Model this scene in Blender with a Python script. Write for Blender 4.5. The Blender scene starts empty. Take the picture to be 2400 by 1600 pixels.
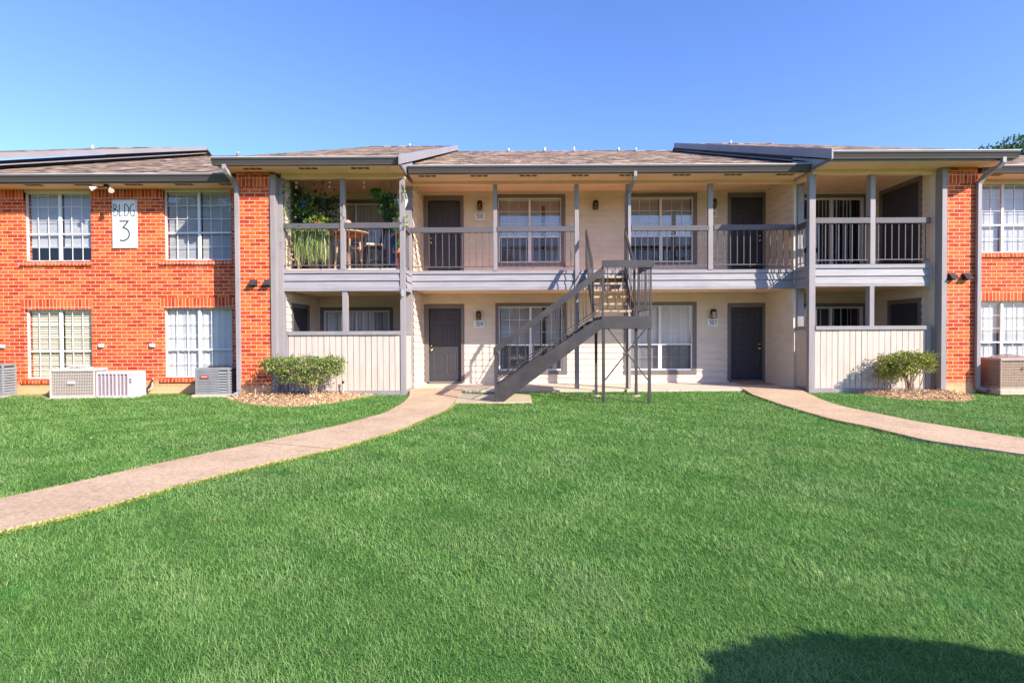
import bpy, math, random
import numpy as np
from mathutils import Vector, Matrix
random.seed(7)
rng = np.random.default_rng(7)
scene = bpy.context.scene
COL = scene.collection
PI = math.pi

# ------------------------------------------------------------------ camera and surveying helper
F = 1245.0; CAMZ = 1.41; PITCH = 0.01526; ROLL = 0.0045
cr, sr, cp, sp = math.cos(ROLL), math.sin(ROLL), math.cos(PITCH), math.sin(PITCH)
cd = bpy.data.cameras.new('camera'); cam = bpy.data.objects.new('camera', cd); COL.objects.link(cam)
cd.sensor_width = 36; cd.lens = 36*F/2400; cd.clip_start = 0.05; cd.clip_end = 3000
fw = Vector((0, cp, -sp)); up0 = Vector((0, sp, cp)); rt0 = Vector((1, 0, 0))
rt = cr*rt0 - sr*up0; up = sr*rt0 + cr*up0
M = Matrix((rt, up, -fw)).transposed().to_4x4(); M.translation = (0, 0, CAMZ)
cam.matrix_world = M
scene.camera = cam

def ray(px, py):
    u = (px-1200)/F; v = (800-py)/F
    a = u*cr + v*sr
    b = -u*sr + v*cr
    return a, b*sp+cp, b*cp-sp
def U(px, py, Y):
    """metres (x, z) of a surveyed point on the vertical plane at depth Y"""
    a, d, h = ray(px, py); k = Y/d
    return a*k, CAMZ + h*k
def UX(px, Y, py=781): return U(px, py, Y)[0]
def UZ(px, py, Y): return U(px, py, Y)[1]
def sstep(t): t = min(1, max(0, t)); return t*t*(3-2*t)
def gz(Y): return -0.10 + 0.06*sstep((Y-11)/2.0)
def G(px, py):
    Y = 8.0
    a, d, h = ray(px, py)
    for _ in range(30):
        Y = (gz(Y)-CAMZ)/h*d
    return a*Y/d, Y

# ------------------------------------------------------------------ mesh helpers
def tag(o, label=None, cat=None, group=None, kind=None):
    if label: o['label'] = label
    if cat: o['category'] = cat
    if group: o['group'] = group
    if kind: o['kind'] = kind
    return o
def thing(name, loc, label, cat, group=None, rz=0):
    o = bpy.data.objects.new(name, None); COL.objects.link(o)
    o.location = loc; o.rotation_euler = (0, 0, rz); o.empty_display_size = .1
    return tag(o, label, cat, group)
def wloc(o):
    v = Vector((0, 0, 0))
    while o is not None:
        v += o.location; o = o.parent
    return v
def link_mesh(name, verts, faces, mat, parent=None, local=False, smooth=False):
    me = bpy.data.meshes.new(name)
    if parent is not None and not local:
        s = wloc(parent); verts = [(x-s.x, y-s.y, z-s.z) for x, y, z in verts]
    me.from_pydata(verts, [], faces)
    if mat: me.materials.append(mat)
    if smooth: me.polygons.foreach_set('use_smooth', [True]*len(me.polygons))
    me.update()
    o = bpy.data.objects.new(name, me); COL.objects.link(o)
    if parent is not None: o.parent = parent
    return o
class MB:
    def __init__(s): s.v = []; s.f = []
    def add(s, vs, fs):
        n = len(s.v); s.v += [tuple(p) for p in vs]; s.f += [tuple(i+n for i in f) for f in fs]; return s
    def box(s, x0, x1, y0, y1, z0, z1):
        return s.hexa([(x0,y0,z0),(x1,y0,z0),(x1,y1,z0),(x0,y1,z0),(x0,y0,z1),(x1,y0,z1),(x1,y1,z1),(x0,y1,z1)])
    def hexa(s, p):
        return s.add(p, [(3,2,1,0),(4,5,6,7),(0,1,5,4),(1,2,6,5),(2,3,7,6),(3,0,4,7)])
    def cbox(s, x0, x1, y0, y1, z0, z1, c=.01):
        """box with chamfered vertical and top edges"""
        pts = [(x0+c,y0),(x1-c,y0),(x1,y0+c),(x1,y1-c),(x1-c,y1),(x0+c,y1),(x0,y1-c),(x0,y0+c)]
        ins = [(x0+2*c,y0+c),(x1-2*c,y0+c),(x1-c,y0+2*c),(x1-c,y1-2*c),(x1-2*c,y1-c),(x0+2*c,y1-c),(x0+c,y1-2*c),(x0+c,y0+2*c)]
        v = [(x,y,z0) for x,y in pts]+[(x,y,z1-c) for x,y in pts]+[(x,y,z1) for x,y in ins]
        f = [tuple(range(7,-1,-1)), tuple(range(16,24))]
        for k in (0,8):
            for i in range(8): f.append((k+i, k+(i+1)%8, k+8+(i+1)%8, k+8+i))
        return s.add(v, f)
    def bar(s, p, q, w, h, up=(0,0,1)):
        p = Vector(p); q = Vector(q); d = (q-p).normalized(); u = Vector(up)
        sd = d.cross(u)
        if sd.length < 1e-4: sd = d.cross(Vector((0,1,0)))
        sd.normalize(); u = sd.cross(d).normalized()
        a = sd*w/2; b = u*h/2
        return s.hexa([p-a-b, p+a-b, q+a-b, q-a-b, p-a+b, p+a+b, q+a+b, q-a+b])
    def prism(s, poly, fn, a, b):
        n = len(poly)
        v = [fn(u, w, a) for u, w in poly]+[fn(u, w, b) for u, w in poly]
        f = [tuple(range(n-1,-1,-1)), tuple(range(n, 2*n))]
        for i in range(n): f.append((i, (i+1) % n, n+(i+1) % n, n+i))
        return s.add(v, f)
    def tube(s, pts, r, n=8, cap=True):
        pts = [Vector(p) for p in pts]
        if not hasattr(r, '__len__'): r = [r]*len(pts)
        v = []; f = []
        prev = None
        for i, p in enumerate(pts):
            d = (pts[min(i+1, len(pts)-1)] - pts[max(i-1, 0)])
            d = d.normalized() if d.length > 1e-9 else Vector((0,0,1))
            if prev is None:
                a = d.cross(Vector((0,0,1)));
                if a.length < 1e-3: a = d.cross(Vector((0,1,0)))
            else:
                a = prev - d*prev.dot(d)
                if a.length < 1e-4: a = d.cross(Vector((0,1,0)))
            a.normalize(); b = d.cross(a); prev = a
            for k in range(n):
                t = 2*PI*k/n; v.append(p+(a*math.cos(t)+b*math.sin(t))*r[i])
        for i in range(len(pts)-1):
            for k in range(n): f.append((i*n+k, i*n+(k+1)%n, (i+1)*n+(k+1)%n, (i+1)*n+k))
        if cap:
            f.append(tuple(range(n-1,-1,-1))); m = (len(pts)-1)*n; f.append(tuple(range(m, m+n)))
        return s.add(v, f)
    def rtube(s, pts, w, h, side=(1,0,0)):
        """rectangular-section pipe"""
        pts = [Vector(p) for p in pts]; sd = Vector(side); v = []; f = []
        for i, p in enumerate(pts):
            d = (pts[min(i+1, len(pts)-1)] - pts[max(i-1, 0)]).normalized()
            a = (sd - d*sd.dot(d)).normalized(); b = d.cross(a)
            for cx, cy in ((-1,-1),(1,-1),(1,1),(-1,1)): v.append(p+a*cx*w/2+b*cy*h/2)
        for i in range(len(pts)-1):
            for k in range(4): f.append((i*4+k, i*4+(k+1)%4, i*4+4+(k+1)%4, i*4+4+k))
        m = (len(pts)-1)*4; f += [(3,2,1,0), (m,m+1,m+2,m+3)]
        return s.add(v, f)
    def lathe(s, c, prof, n=16):
        v = []; f = []
        for r, z in prof:
            for k in range(n): v.append((c[0]+r*math.cos(2*PI*k/n), c[1]+r*math.sin(2*PI*k/n), c[2]+z))
        for i in range(len(prof)-1):
            for k in range(n): f.append((i*n+k, i*n+(k+1)%n, (i+1)*n+(k+1)%n, (i+1)*n+k))
        f.append(tuple(range(n-1,-1,-1))); m = (len(prof)-1)*n; f.append(tuple(range(m, m+n)))
        return s.add(v, f)
    def build(s, name, mat, parent=None, local=False, smooth=False):
        return link_mesh(name, s.v, s.f, mat, parent, local, smooth)

def np_mesh(name, V, quads=None, tris=None, mat=None, attrs=None, parent=None):
    """fast mesh from numpy arrays; attrs: {name: per-vertex float array}"""
    me = bpy.data.meshes.new(name)
    if parent is not None:
        s = wloc(parent); V = V - np.array([s.x, s.y, s.z])
    me.vertices.add(len(V)); me.vertices.foreach_set('co', np.ascontiguousarray(V, dtype=np.float32).ravel())
    li = []; st = []; tot = []; n = 0
    if quads is not None and len(quads):
        li.append(quads.ravel()); st.append(np.arange(len(quads))*4); tot.append(np.full(len(quads), 4)); n = len(quads)*4
    if tris is not None and len(tris):
        li.append(tris.ravel()); st.append(np.arange(len(tris))*3+n); tot.append(np.full(len(tris), 3))
    li = np.concatenate(li).astype(np.int32); st = np.concatenate(st).astype(np.int32); tot = np.concatenate(tot).astype(np.int32)
    me.loops.add(len(li)); me.loops.foreach_set('vertex_index', li)
    me.polygons.add(len(st)); me.polygons.foreach_set('loop_start', st); me.polygons.foreach_set('loop_total', tot)
    for k, a in (attrs or {}).items():
        at = me.attributes.new(k, 'FLOAT', 'POINT'); at.data.foreach_set('value', a.astype(np.float32))
    if mat: me.materials.append(mat)
    me.update(calc_edges=True)
    o = bpy.data.objects.new(name, me); COL.objects.link(o)
    if parent is not None: o.parent = parent
    return o

def leaves(P, D, L, W, seed=0, fold=.25):
    """one folded diamond leaf per point P along direction D; returns V, tris, tint"""
    r = np.random.default_rng(seed); n = len(P)
    D = D/np.maximum(np.linalg.norm(D, axis=1, keepdims=True), 1e-6)
    R = r.normal(size=(n, 3)); S = np.cross(D, R); S /= np.maximum(np.linalg.norm(S, axis=1, keepdims=True), 1e-6)
    N = np.cross(S, D)
    L = np.asarray(L).reshape(-1, 1); W = np.asarray(W).reshape(-1, 1)
    a = P; b = P + D*L*.45 + S*W*.5 + N*W*fold; c = P + D*L; d = P + D*L*.45 - S*W*.5 + N*W*fold
    V = np.stack([a, b, c, d], 1).reshape(-1, 3)
    i = np.arange(n)[:, None]*4
    T = np.concatenate([i+np.array([0, 1, 2]), i+np.array([0, 2, 3])], 0)
    t = np.repeat(r.random(n), 4)
    return V, T, t

# ------------------------------------------------------------------ materials
def lin(h):
    h = h.lstrip('#'); o = []
    for i in (0, 2, 4):
        c = int(h[i:i+2], 16)/255; o.append(c/12.92 if c <= .04045 else ((c+.055)/1.055)**2.4)
    return tuple(o)
class NT:
    def __init__(s, name):
        s.m = bpy.data.materials.new(name); s.m.use_nodes = True; s.t = s.m.node_tree
        s.t.nodes.clear(); s.out = s.n('ShaderNodeOutputMaterial')
    def n(s, typ, **kw):
        nd = s.t.nodes.new(typ)
        for k, v in kw.items(): setattr(nd, k, v)
        return nd
    def l(s, a, b): s.t.links.new(a, b)
    def math(s, op, a, b=None, clamp=False):
        nd = s.n('ShaderNodeMath', operation=op, use_clamp=clamp)
        for i, q in enumerate((a, b)):
            if q is None: continue
            if isinstance(q, (int, float)): nd.inputs[i].default_value = q
            else: s.l(q, nd.inputs[i])
        return nd.outputs[0]
    def mix(s, f, a, b, mode='MIX'):
        nd = s.n('ShaderNodeMix', data_type='RGBA', blend_type=mode)
        for i, q in ((0, f), (6, a), (7, b)):
            if isinstance(q, (int, float)): nd.inputs[i].default_value = q
            elif isinstance(q, tuple): nd.inputs[i].default_value = (*q, 1)
            else: s.l(q, nd.inputs[i])
        return nd.outputs[2]
    def noise(s, vec, scale, detail=4, rough=.6):
        nd = s.n('ShaderNodeTexNoise'); nd.inputs['Scale'].default_value = scale
        nd.inputs['Detail'].default_value = detail; nd.inputs['Roughness'].default_value = rough
        if vec is not None: s.l(vec, nd.inputs['Vector'])
        return nd.outputs[0]
    def coord(s, scale=(1, 1, 1)):
        tc = s.n('ShaderNodeTexCoord'); mp = s.n('ShaderNodeMapping'); mp.inputs['Scale'].default_value = scale
        s.l(tc.outputs['Object'], mp.inputs[0]); return mp.outputs[0]
    def ramp(s, f, stops):
        nd = s.n('ShaderNodeValToRGB'); e = nd.color_ramp.elements
        while len(e) > 1: e.remove(e[-1])
        e[0].position = stops[0][0]; e[0].color = (*stops[0][1], 1)
        for p, c in stops[1:]:
            q = e.new(p); q.color = (*c, 1)
        s.l(f, nd.inputs[0]); return nd.outputs[0]
    def princ(s, col, rough=.7, metal=0, spec=.3, bump=None, bstr=.1, bdist=.01):
        b = s.n('ShaderNodeBsdfPrincipled')
        if isinstance(col, tuple): b.inputs['Base Color'].default_value = (*col, 1)
        else: s.l(col, b.inputs['Base Color'])
        if isinstance(rough, (int, float)): b.inputs['Roughness'].default_value = rough
        else: s.l(rough, b.inputs['Roughness'])
        b.inputs['Metallic'].default_value = metal; b.inputs['Specular IOR Level'].default_value = spec
        if bump is not None:
            bp = s.n('ShaderNodeBump'); bp.inputs['Strength'].default_value = bstr; bp.inputs['Distance'].default_value = bdist
            s.l(bump, bp.inputs['Height']); s.l(bp.outputs[0], b.inputs['Normal'])
        s.l(b.outputs[0], s.out.inputs[0]); return b

def pmat(name, col, rough=.65, var=.12, scale=3.0, stretch=(1, 1, 1), metal=0, spec=.3, bstr=.15, bscale=40, dirt=None, dirtamt=.35):
    t = NT(name); v = t.coord(stretch)
    n1 = t.noise(v, scale, 5, .65)
    lo = tuple(c*(1-var*1.6) for c in col); hi = tuple(min(1, c*(1+var)) for c in col)
    c = t.ramp(n1, [(.3, lo), (.5, col), (.7, hi)])
    if dirt:
        n3 = t.noise(t.coord((1, 1, .5)), 1.7, 6, .7)
        c = t.mix(t.math('MULTIPLY', t.math('SUBTRACT', n3, .45, True), dirtamt*5, True), c, dirt)
    n2 = t.noise(v, bscale, 4, .6)
    t.princ(c, rough, metal, spec, n2, bstr, .01)
    return t.m

def brick_mat(name, bw, bh, off=.5, shift=(0, 0), bleach=True, c1=(.50,.048,.012), c2=(.74,.145,.030), mortar=(.80,.50,.36)):
    t = NT(name); tc = t.n('ShaderNodeTexCoord'); sx = t.n('ShaderNodeSeparateXYZ'); t.l(tc.outputs['Object'], sx.inputs[0])
    cx = t.n('ShaderNodeCombineXYZ'); t.l(t.math('ADD', sx.outputs[0], shift[0]+200*bw), cx.inputs[0]); t.l(t.math('ADD', sx.outputs[2], shift[1]+40*bh), cx.inputs[1])
    # a little hand-laid waver
    wn = t.noise(tc.outputs['Object'], 1.2, 2)
    add = t.n('ShaderNodeVectorMath', operation='ADD'); cw = t.n('ShaderNodeCombineXYZ'); t.l(t.math('MULTIPLY', t.math('SUBTRACT', wn, .5), .012), cw.inputs[1])
    t.l(cx.outputs[0], add.inputs[0]); t.l(cw.outputs[0], add.inputs[1])
    b = t.n('ShaderNodeTexBrick', offset=off, offset_frequency=2, squash=1)
    b.inputs['Scale'].default_value = 1; b.inputs['Brick Width'].default_value = bw; b.inputs['Row Height'].default_value = bh
    b.inputs['Mortar Size'].default_value = .0075; b.inputs['Mortar Smooth'].default_value = .15; b.inputs['Bias'].default_value = -.1
    b.inputs['Color1'].default_value = (0, 0, 0, 1); b.inputs['Color2'].default_value = (1, 1, 1, 1); b.inputs['Mortar'].default_value = (.5, .5, .5, 1)
    t.l(add.outputs[0], b.inputs['Vector'])
    tint = b.outputs['Color']
    mid = tuple((p+q)/2 for p, q in zip(c1, c2))
    dark = tuple(p*.86 for p in c1)
    pale = (.84, .30, .09)
    col = t.ramp(tint, [(0, dark), (.12, c1), (.5, mid), (.8, c2), (.95, c2), (1, pale)])
    mott = t.noise(tc.outputs['Object'], 16, 6, .7)
    col = t.mix(t.math('MULTIPLY', t.math('SUBTRACT', mott, .50, True), 2.2, True), col, pale)
    fine = t.noise(tc.outputs['Object'], 70, 3, .6)
    col = t.mix(.35, col, t.ramp(fine, [(.3, (.45, .45, .45)), (.7, (1.0, 1.0, 1.0))]), 'MULTIPLY')
    # lime bloom: pale streaks running down
    lime = t.noise(t.coord((1.6, 1.6, .35)), 1.1, 5, .7)
    col = t.mix(t.math('MULTIPLY', t.math('SUBTRACT', lime, .60, True), 2.4, True), col, (.85, .55, .40))
    mo = t.ramp(t.noise(tc.outputs['Object'], 9, 4), [(.3, tuple(c*.8 for c in mortar)), (.7, mortar)])
    col = t.mix(b.outputs['Fac'], col, mo)
    if bleach:
        zz = t.math('ADD', sx.outputs[2], t.math('MULTIPLY', t.math('SUBTRACT', mott, .5), .25))
        f = t.math('MULTIPLY', t.math('SUBTRACT', .30, zz, True), 5, True)
        col = t.mix(t.math('MULTIPLY', f, .75), col, (.72, .50, .27))
    h = t.math('ADD', t.math('MULTIPLY', t.math('SUBTRACT', 1, b.outputs['Fac']), 1), t.math('MULTIPLY', fine, .25))
    t.princ(col, .82, 0, .2, h, .5, .008)
    return t.m

def glass_mat(name, tint=(.9, .93, .95), refl=1.0):
    t = NT(name)
    tr = t.n('ShaderNodeBsdfTransparent'); tr.inputs[0].default_value = (*tint, 1)
    gl = t.n('ShaderNodeBsdfGlossy'); gl.inputs[0].default_value = (1, 1, 1, 1); gl.inputs['Roughness'].default_value = .008
    nb = t.n('ShaderNodeBump'); nb.inputs['Strength'].default_value = .04; nb.inputs['Distance'].default_value = .02
    t.l(t.noise(t.coord(), 1.5, 2), nb.inputs['Height']); t.l(nb.outputs[0], gl.inputs['Normal'])
    ge = t.n('ShaderNodeNewGeometry'); dt = t.n('ShaderNodeVectorMath', operation='DOT_PRODUCT'); t.l(ge.outputs['Normal'], dt.inputs[0]); t.l(ge.outputs['Incoming'], dt.inputs[1])
    c1 = t.math('POWER', t.math('SUBTRACT', 1, t.math('ABSOLUTE', dt.outputs['Value'])), 5)
    f = t.math('ADD', t.math('MULTIPLY', c1, .9), .060*refl, True)
    mx = t.n('ShaderNodeMixShader'); t.l(f, mx.inputs[0]); t.l(tr.outputs[0], mx.inputs[1]); t.l(gl.outputs[0], mx.inputs[2])
    t.l(mx.outputs[0], t.out.inputs[0]); return t.m
def screen_mat():
    t = NT('insect_screen')
    tr = t.n('ShaderNodeBsdfTransparent'); tr.inputs[0].default_value = (.8, .8, .82, 1)
    df = t.n('ShaderNodeBsdfDiffuse'); df.inputs[0].default_value = (.06, .06, .065, 1)
    mx = t.n('ShaderNodeMixShader'); mx.inputs[0].default_value = .36
    t.l(tr.outputs[0], mx.inputs[1]); t.l(df.outputs[0], mx.inputs[2]); t.l(mx.outputs[0], t.out.inputs[0]); return t.m
def leaf_mat(name, stops, trans=.35, rough=.5, patch=None):
    t = NT(name); a = t.n('ShaderNodeAttribute', attribute_name='tint')
    c = t.ramp(a.outputs['Fac'], stops)
    if patch:
        for sc_, lo_, k_, pc, st in patch:
            pn = t.noise(t.coord(st), sc_, 4, .6)
            c = t.mix(t.math('MULTIPLY', t.math('SUBTRACT', pn, lo_, True), k_, True), c, pc)
    b = t.n('ShaderNodeBsdfPrincipled'); t.l(c, b.inputs['Base Color']); b.inputs['Roughness'].default_value = rough; b.inputs['Specular IOR Level'].default_value = .25
    tl = t.n('ShaderNodeBsdfTranslucent'); t.l(c, tl.inputs[0])
    mx = t.n('ShaderNodeMixShader'); mx.inputs[0].default_value = trans; t.l(b.outputs[0], mx.inputs[1]); t.l(tl.outputs[0], mx.inputs[2])
    t.l(mx.outputs[0], t.out.inputs[0]); return t.m

def shingle_mat():
    t = NT('asphalt_shingle'); tc = t.n('ShaderNodeTexCoord'); sx = t.n('ShaderNodeSeparateXYZ'); t.l(tc.outputs['Object'], sx.inputs[0])
    cx = t.n('ShaderNodeCombineXYZ'); t.l(t.math('ADD', sx.outputs[0], 100), cx.inputs[0]); t.l(t.math('ADD', t.math('MULTIPLY', sx.outputs[1], 1.066), 50), cx.inputs[1])
    b = t.n('ShaderNodeTexBrick', offset=.37, offset_frequency=3, squash=.7, squash_frequency=2)
    b.inputs['Scale'].default_value = 1; b.inputs['Brick Width'].default_value = .34; b.inputs['Row Height'].default_value = .19
    b.inputs['Mortar Size'].default_value = .006; b.inputs['Mortar Smooth'].default_value = .3
    b.inputs['Color1'].default_value = (0, 0, 0, 1); b.inputs['Color2'].default_value = (1, 1, 1, 1); b.inputs['Mortar'].default_value = (0, 0, 0, 1)
    t.l(cx.outputs[0], b.inputs['Vector'])
    col = t.ramp(b.outputs['Color'], [(0, (.05, .036, .030)), (.3, (.14, .097, .074)), (.6, (.27, .19, .13)), (1, (.54, .41, .29))])
    g = t.noise(t.coord((1, 2.2, 1)), 5, 5, .8); col = t.mix(.5, col, t.ramp(g, [(.35, (.45, .45, .45)), (.65, (1.45, 1.4, 1.35))]), 'MULTIPLY')
    st = t.noise(t.coord((.5, 1.4, 1)), 1.4, 5, .7); col = t.mix(.6, col, t.ramp(st, [(.35, (.72, .70, .70)), (.65, (1.2, 1.15, 1.1))]), 'MULTIPLY')
    # saw-tooth courses catch the low sun
    saw = t.math('FRACT', t.math('DIVIDE', t.math('ADD', t.math('MULTIPLY', sx.outputs[1], 1.066), 50), .19))
    h = t.math('ADD', t.math('MULTIPLY', t.math('SUBTRACT', 1, saw), 1), t.math('MULTIPLY', b.outputs['Color'], .8))
    t.princ(col, .9, 0, .15, h, .6, .012); return t.m

def concrete_mat(name, a, b_, pebble=True):
    t = NT(name); v = t.coord()
    big = t.noise(v, .9, 5, .65); fine = t.noise(v, 45, 4, .7)
    vo = t.n('ShaderNodeTexVoronoi'); vo.inputs['Scale'].default_value = 38; t.l(v, vo.inputs['Vector'])
    col = t.ramp(big, [(.3, a), (.7, b_)])
    if pebble:
        col = t.mix(.5, col, t.mix(1.0, col, t.ramp(vo.outputs['Color'], [(0, (.55, .50, .46)), (.5, (1, 1, 1)), (1, (1.4, 1.35, 1.3))]), 'MULTIPLY'))
    col = t.mix(.5, col, t.ramp(fine, [(.3, (.72, .72, .72)), (.7, (1.15, 1.15, 1.15))]), 'MULTIPLY')
    st = t.noise(v, 2.3, 6, .75)
    col = t.mix(t.math('MULTIPLY', t.math('SUBTRACT', st, .52, True), 2.2, True), col, tuple(c*.55 for c in a))
    t.princ(col, .88, 0, .2, fine, .35, .006); return t.m

M_ = {}
SIDC = (.72, .62, .50)
M_['siding'] = pmat('painted_siding', SIDC, .6, .06, 2.5, (1, 1, 3), dirt=(.42, .36, .29), dirtamt=.12, bscale=50)
M_['board'] = pmat('painted_board', (.58, .49, .42), .65, .08, 2.2, (4, 4, .6), dirt=(.36, .30, .25), dirtamt=.16, bscale=30)
M_['soffit'] = pmat('soffit_paint', (.93, .60, .42), .7, .05, 1.2, (1, 1, 1), dirt=(.48, .38, .25), dirtamt=.08)
M_['gray'] = pmat('gray_trim_paint', (.285, .258, .262), .5, .10, 3, (1, 1, .35), dirt=(.30, .28, .29), dirtamt=.2, bscale=30)
M_['graywood'] = pmat('gray_wood_fascia', (.31, .295, .315), .55, .13, 5, (.25, 1, 4), dirt=(.17, .16, .17), dirtamt=.15, bstr=.35, bscale=14)
M_['gutter'] = pmat('gutter_enamel', (.095, .082, .084), .32, .08, 2, (.3, 1, 1), spec=.5, bstr=.03, bscale=6)
M_['rail'] = pmat('rail_paint', (.11, .10, .11), .45, .08, 3, (.4, 1, 1), bscale=30)
M_['steel'] = pmat('painted_steel', (.050, .044, .045), .42, .16, 4, (1, 1, 1), spec=.5, dirt=(.15, .125, .10), dirtamt=.22, bstr=.12, bscale=60)
M_['door'] = pmat('door_paint', (.048, .047, .056), .45, .07, 2, bstr=.04)
M_['doorframe'] = pmat('door_trim_paint', (.17, .15, .14), .5, .08, 3, bscale=30)
M_['white'] = pmat('white_vinyl', (.74, .74, .75), .4, .04, 3, bstr=.03)
M_['blind'] = pmat('blind_white', (.72, .70, .68), .55, .04, 3, bstr=.02)
M_['blind_cream'] = pmat('blind_cream', (.88, .74, .50), .55, .04, 3, bstr=.02)
M_['vblind'] = pmat('vertical_blind', (.84, .84, .84), .6, .05, 3, bstr=.02)
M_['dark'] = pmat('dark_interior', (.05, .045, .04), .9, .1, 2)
M_['black'] = pmat('black_metal', (.02, .019, .018), .35, .2, 8, spec=.5)
M_['brass'] = pmat('brass', (.75, .52, .18), .25, .1, 8, metal=1)
M_['sign'] = pmat('sign_face', (.80, .80, .82), .45, .03, 3, bstr=.02)
M_['ink'] = pmat('sign_lettering', (.035, .06, .065), .5, .1, 20)
M_['tread'] = pmat('tread_wood', (.50, .35, .23), .75, .2, 6, (.5, 3, 3), dirt=(.25, .17, .11), dirtamt=.25, bscale=30)
M_['brick'] = brick_mat('brick_wall', .255, .0893)
M_['soldier'] = brick_mat('soldier_brick', .0893, .27, off=0, shift=(.03, .05), bleach=False)
M_['sill'] = brick_mat('rowlock_brick', .0893, .30, off=0, shift=(.01, .1), bleach=False)
M_['shingle'] = shingle_mat()
M_['glass'] = glass_mat('window_glass')
M_['glass2'] = glass_mat('bright_window_glass', refl=2.2)
M_['lampglass'] = glass_mat('lamp_glass', (.75, .7, .6), .6)
M_['screen'] = screen_mat()
M_['path'] = concrete_mat('exposed_aggregate_path', (.47, .335, .215), (.63, .46, .31))
M_['slab'] = concrete_mat('walkway_concrete', (.56, .48, .38), (.68, .59, .48), False)
M_['pad'] = concrete_mat('pad_concrete', (.44, .37, .27), (.60, .51, .38), False)
M_['ac_beige'] = pmat('condenser_beige', (.60, .53, .47), .5, .08, 4, bstr=.03, dirt=(.4, .33, .27), dirtamt=.2)
M_['ac_white'] = pmat('condenser_white', (.56, .49, .50), .5, .06, 4, bstr=.03)
M_['ac_gray'] = pmat('condenser_gray', (.25, .255, .26), .45, .1, 4, bstr=.03)
M_['ac_dark'] = pmat('condenser_coil', (.10, .075, .06), .7, .3, 30, (1, 1, 4))
M_['ac_brown'] = pmat('condenser_coil_brown', (.34, .25, .17), .7, .25, 20, (1, 1, 3))
M_['badge'] = pmat('red_badge', (.55, .03, .04), .4, .05, 5)
M_['bark'] = pmat('bark', (.16, .11, .08), .9, .3, 12, (1, 1, .3), bstr=.5)
M_['stem'] = pmat('shrub_stem', (.42, .32, .24), .85, .25, 12)
M_['orange'] = pmat('terracotta', (.55, .20, .09), .8, .12, 8)
M_['salmon'] = pmat('salmon_glass', (.75, .33, .27), .3, .1, 6)
M_['woodtan'] = pmat('light_wood', (.50, .31, .20), .6, .2, 8, (1, 1, .3))
M_['coir'] = pmat('coir_mat', (.42, .22, .10), .95, .3, 60)
M_['copper'] = pmat('insulated_pipe', (.03, .03, .03), .8, .2, 10)
M_['pot_blue'] = pmat('blue_pot', (.03, .05, .12), .35, .1, 6)
M_['pot_white'] = pmat('white_pot', (.70, .74, .80), .4, .05, 6)
M_['cushion'] = pmat('cushion_fabric', (.75, .68, .62), .9, .1, 20)
M_['cushion2'] = pmat('cushion_stripe', (.70, .35, .08), .9, .1, 20)
M_['rope'] = pmat('cord', (.25, .2, .15), .9, .1, 20)
M_['bulb'] = glass_mat('bulb_glass', (.85, .75, .6), 2.0)
# ------------------------------------------------------------------ planes of the site (metres from the camera)
YW = 15.0; YB = 13.5; YF = 12.74; YBR = 12.54; YWG = 13.25
GB, GC, GW = 11.89, 12.65, 12.56                     # gutter fronts: bays, centre, wings
bld = thing('apartment_building', (2.0, 13.5, 0), 'long two storey brick and beige siding apartment building with grey balconies behind the lawn', 'apartment building')

def minus(iv, holes):
    out = [iv]
    for h0, h1 in holes:
        nx = []
        for a, b in out:
            if h1 <= a or h0 >= b: nx.append((a, b)); continue
            if h0 > a: nx.append((a, h0))
            if h1 < b: nx.append((h1, b))
        out = nx
    return out
def siding(mb, a0, a1, z0, z1, fn, holes=(), exp=.175, proud=.023, phase=0.0):
    k = math.floor((z0-phase)/exp)
    while k*exp+phase < z1-1e-5:
        lo = max(z0, k*exp+phase); hi = min(z1, (k+1)*exp+phase)
        br = sorted({lo, hi} | {h for q in holes for h in q[2:] if lo < h < hi})
        pf = lambda z: proud*(1-(z-k*exp-phase)/exp)
        for za, zb in zip(br, br[1:]):
            zm = (za+zb)/2
            for s0, s1 in minus((a0, a1), [(h[0], h[1]) for h in holes if h[2] < zm < h[3]]):
                mb.add([fn(s0, za, pf(za)), fn(s1, za, pf(za)), fn(s1, zb, pf(zb)), fn(s0, zb, pf(zb))], [(0, 1, 2, 3)])
                if za == lo: mb.add([fn(s0, za, -.002), fn(s1, za, -.002), fn(s1, za, pf(za)), fn(s0, za, pf(za))], [(0, 1, 2, 3)])
        k += 1
def wall_holes(mb, a0, a1, z0, z1, f0, f1, holes, box):
    xs = sorted({a0, a1} | {min(max(v, a0), a1) for h in holes for v in h[:2]})
    for s0, s1 in zip(xs, xs[1:]):
        if s1-s0 < 1e-6: continue
        m = (s0+s1)/2
        for t0, t1 in minus((z0, z1), [(h[2], h[3]) for h in holes if h[0] < m < h[1]]):
            box(mb, s0, s1, f0, f1, t0, t1)
bx = lambda mb, a, b, f0, f1, c, d: mb.box(a, b, f0, f1, c, d)      # wall facing the lawn
by = lambda mb, a, b, f0, f1, c, d: mb.box(f0, f1, a, b, c, d)      # wall running in depth

# rectangles read off the survey: px x0,x1,y0,y1 on plane Y -> world x0,x1,z0,z1
def R(px0, px1, py0, py1, Y):
    xa, za = U(px0, py0, Y); xb, zb = U(px1, py0, Y); xc, zc = U(px0, py1, Y); xd, zd = U(px1, py1, Y)
    return ((xa+xc)/2, (xb+xd)/2, (zc+zd)/2, (za+zb)/2)

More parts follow.
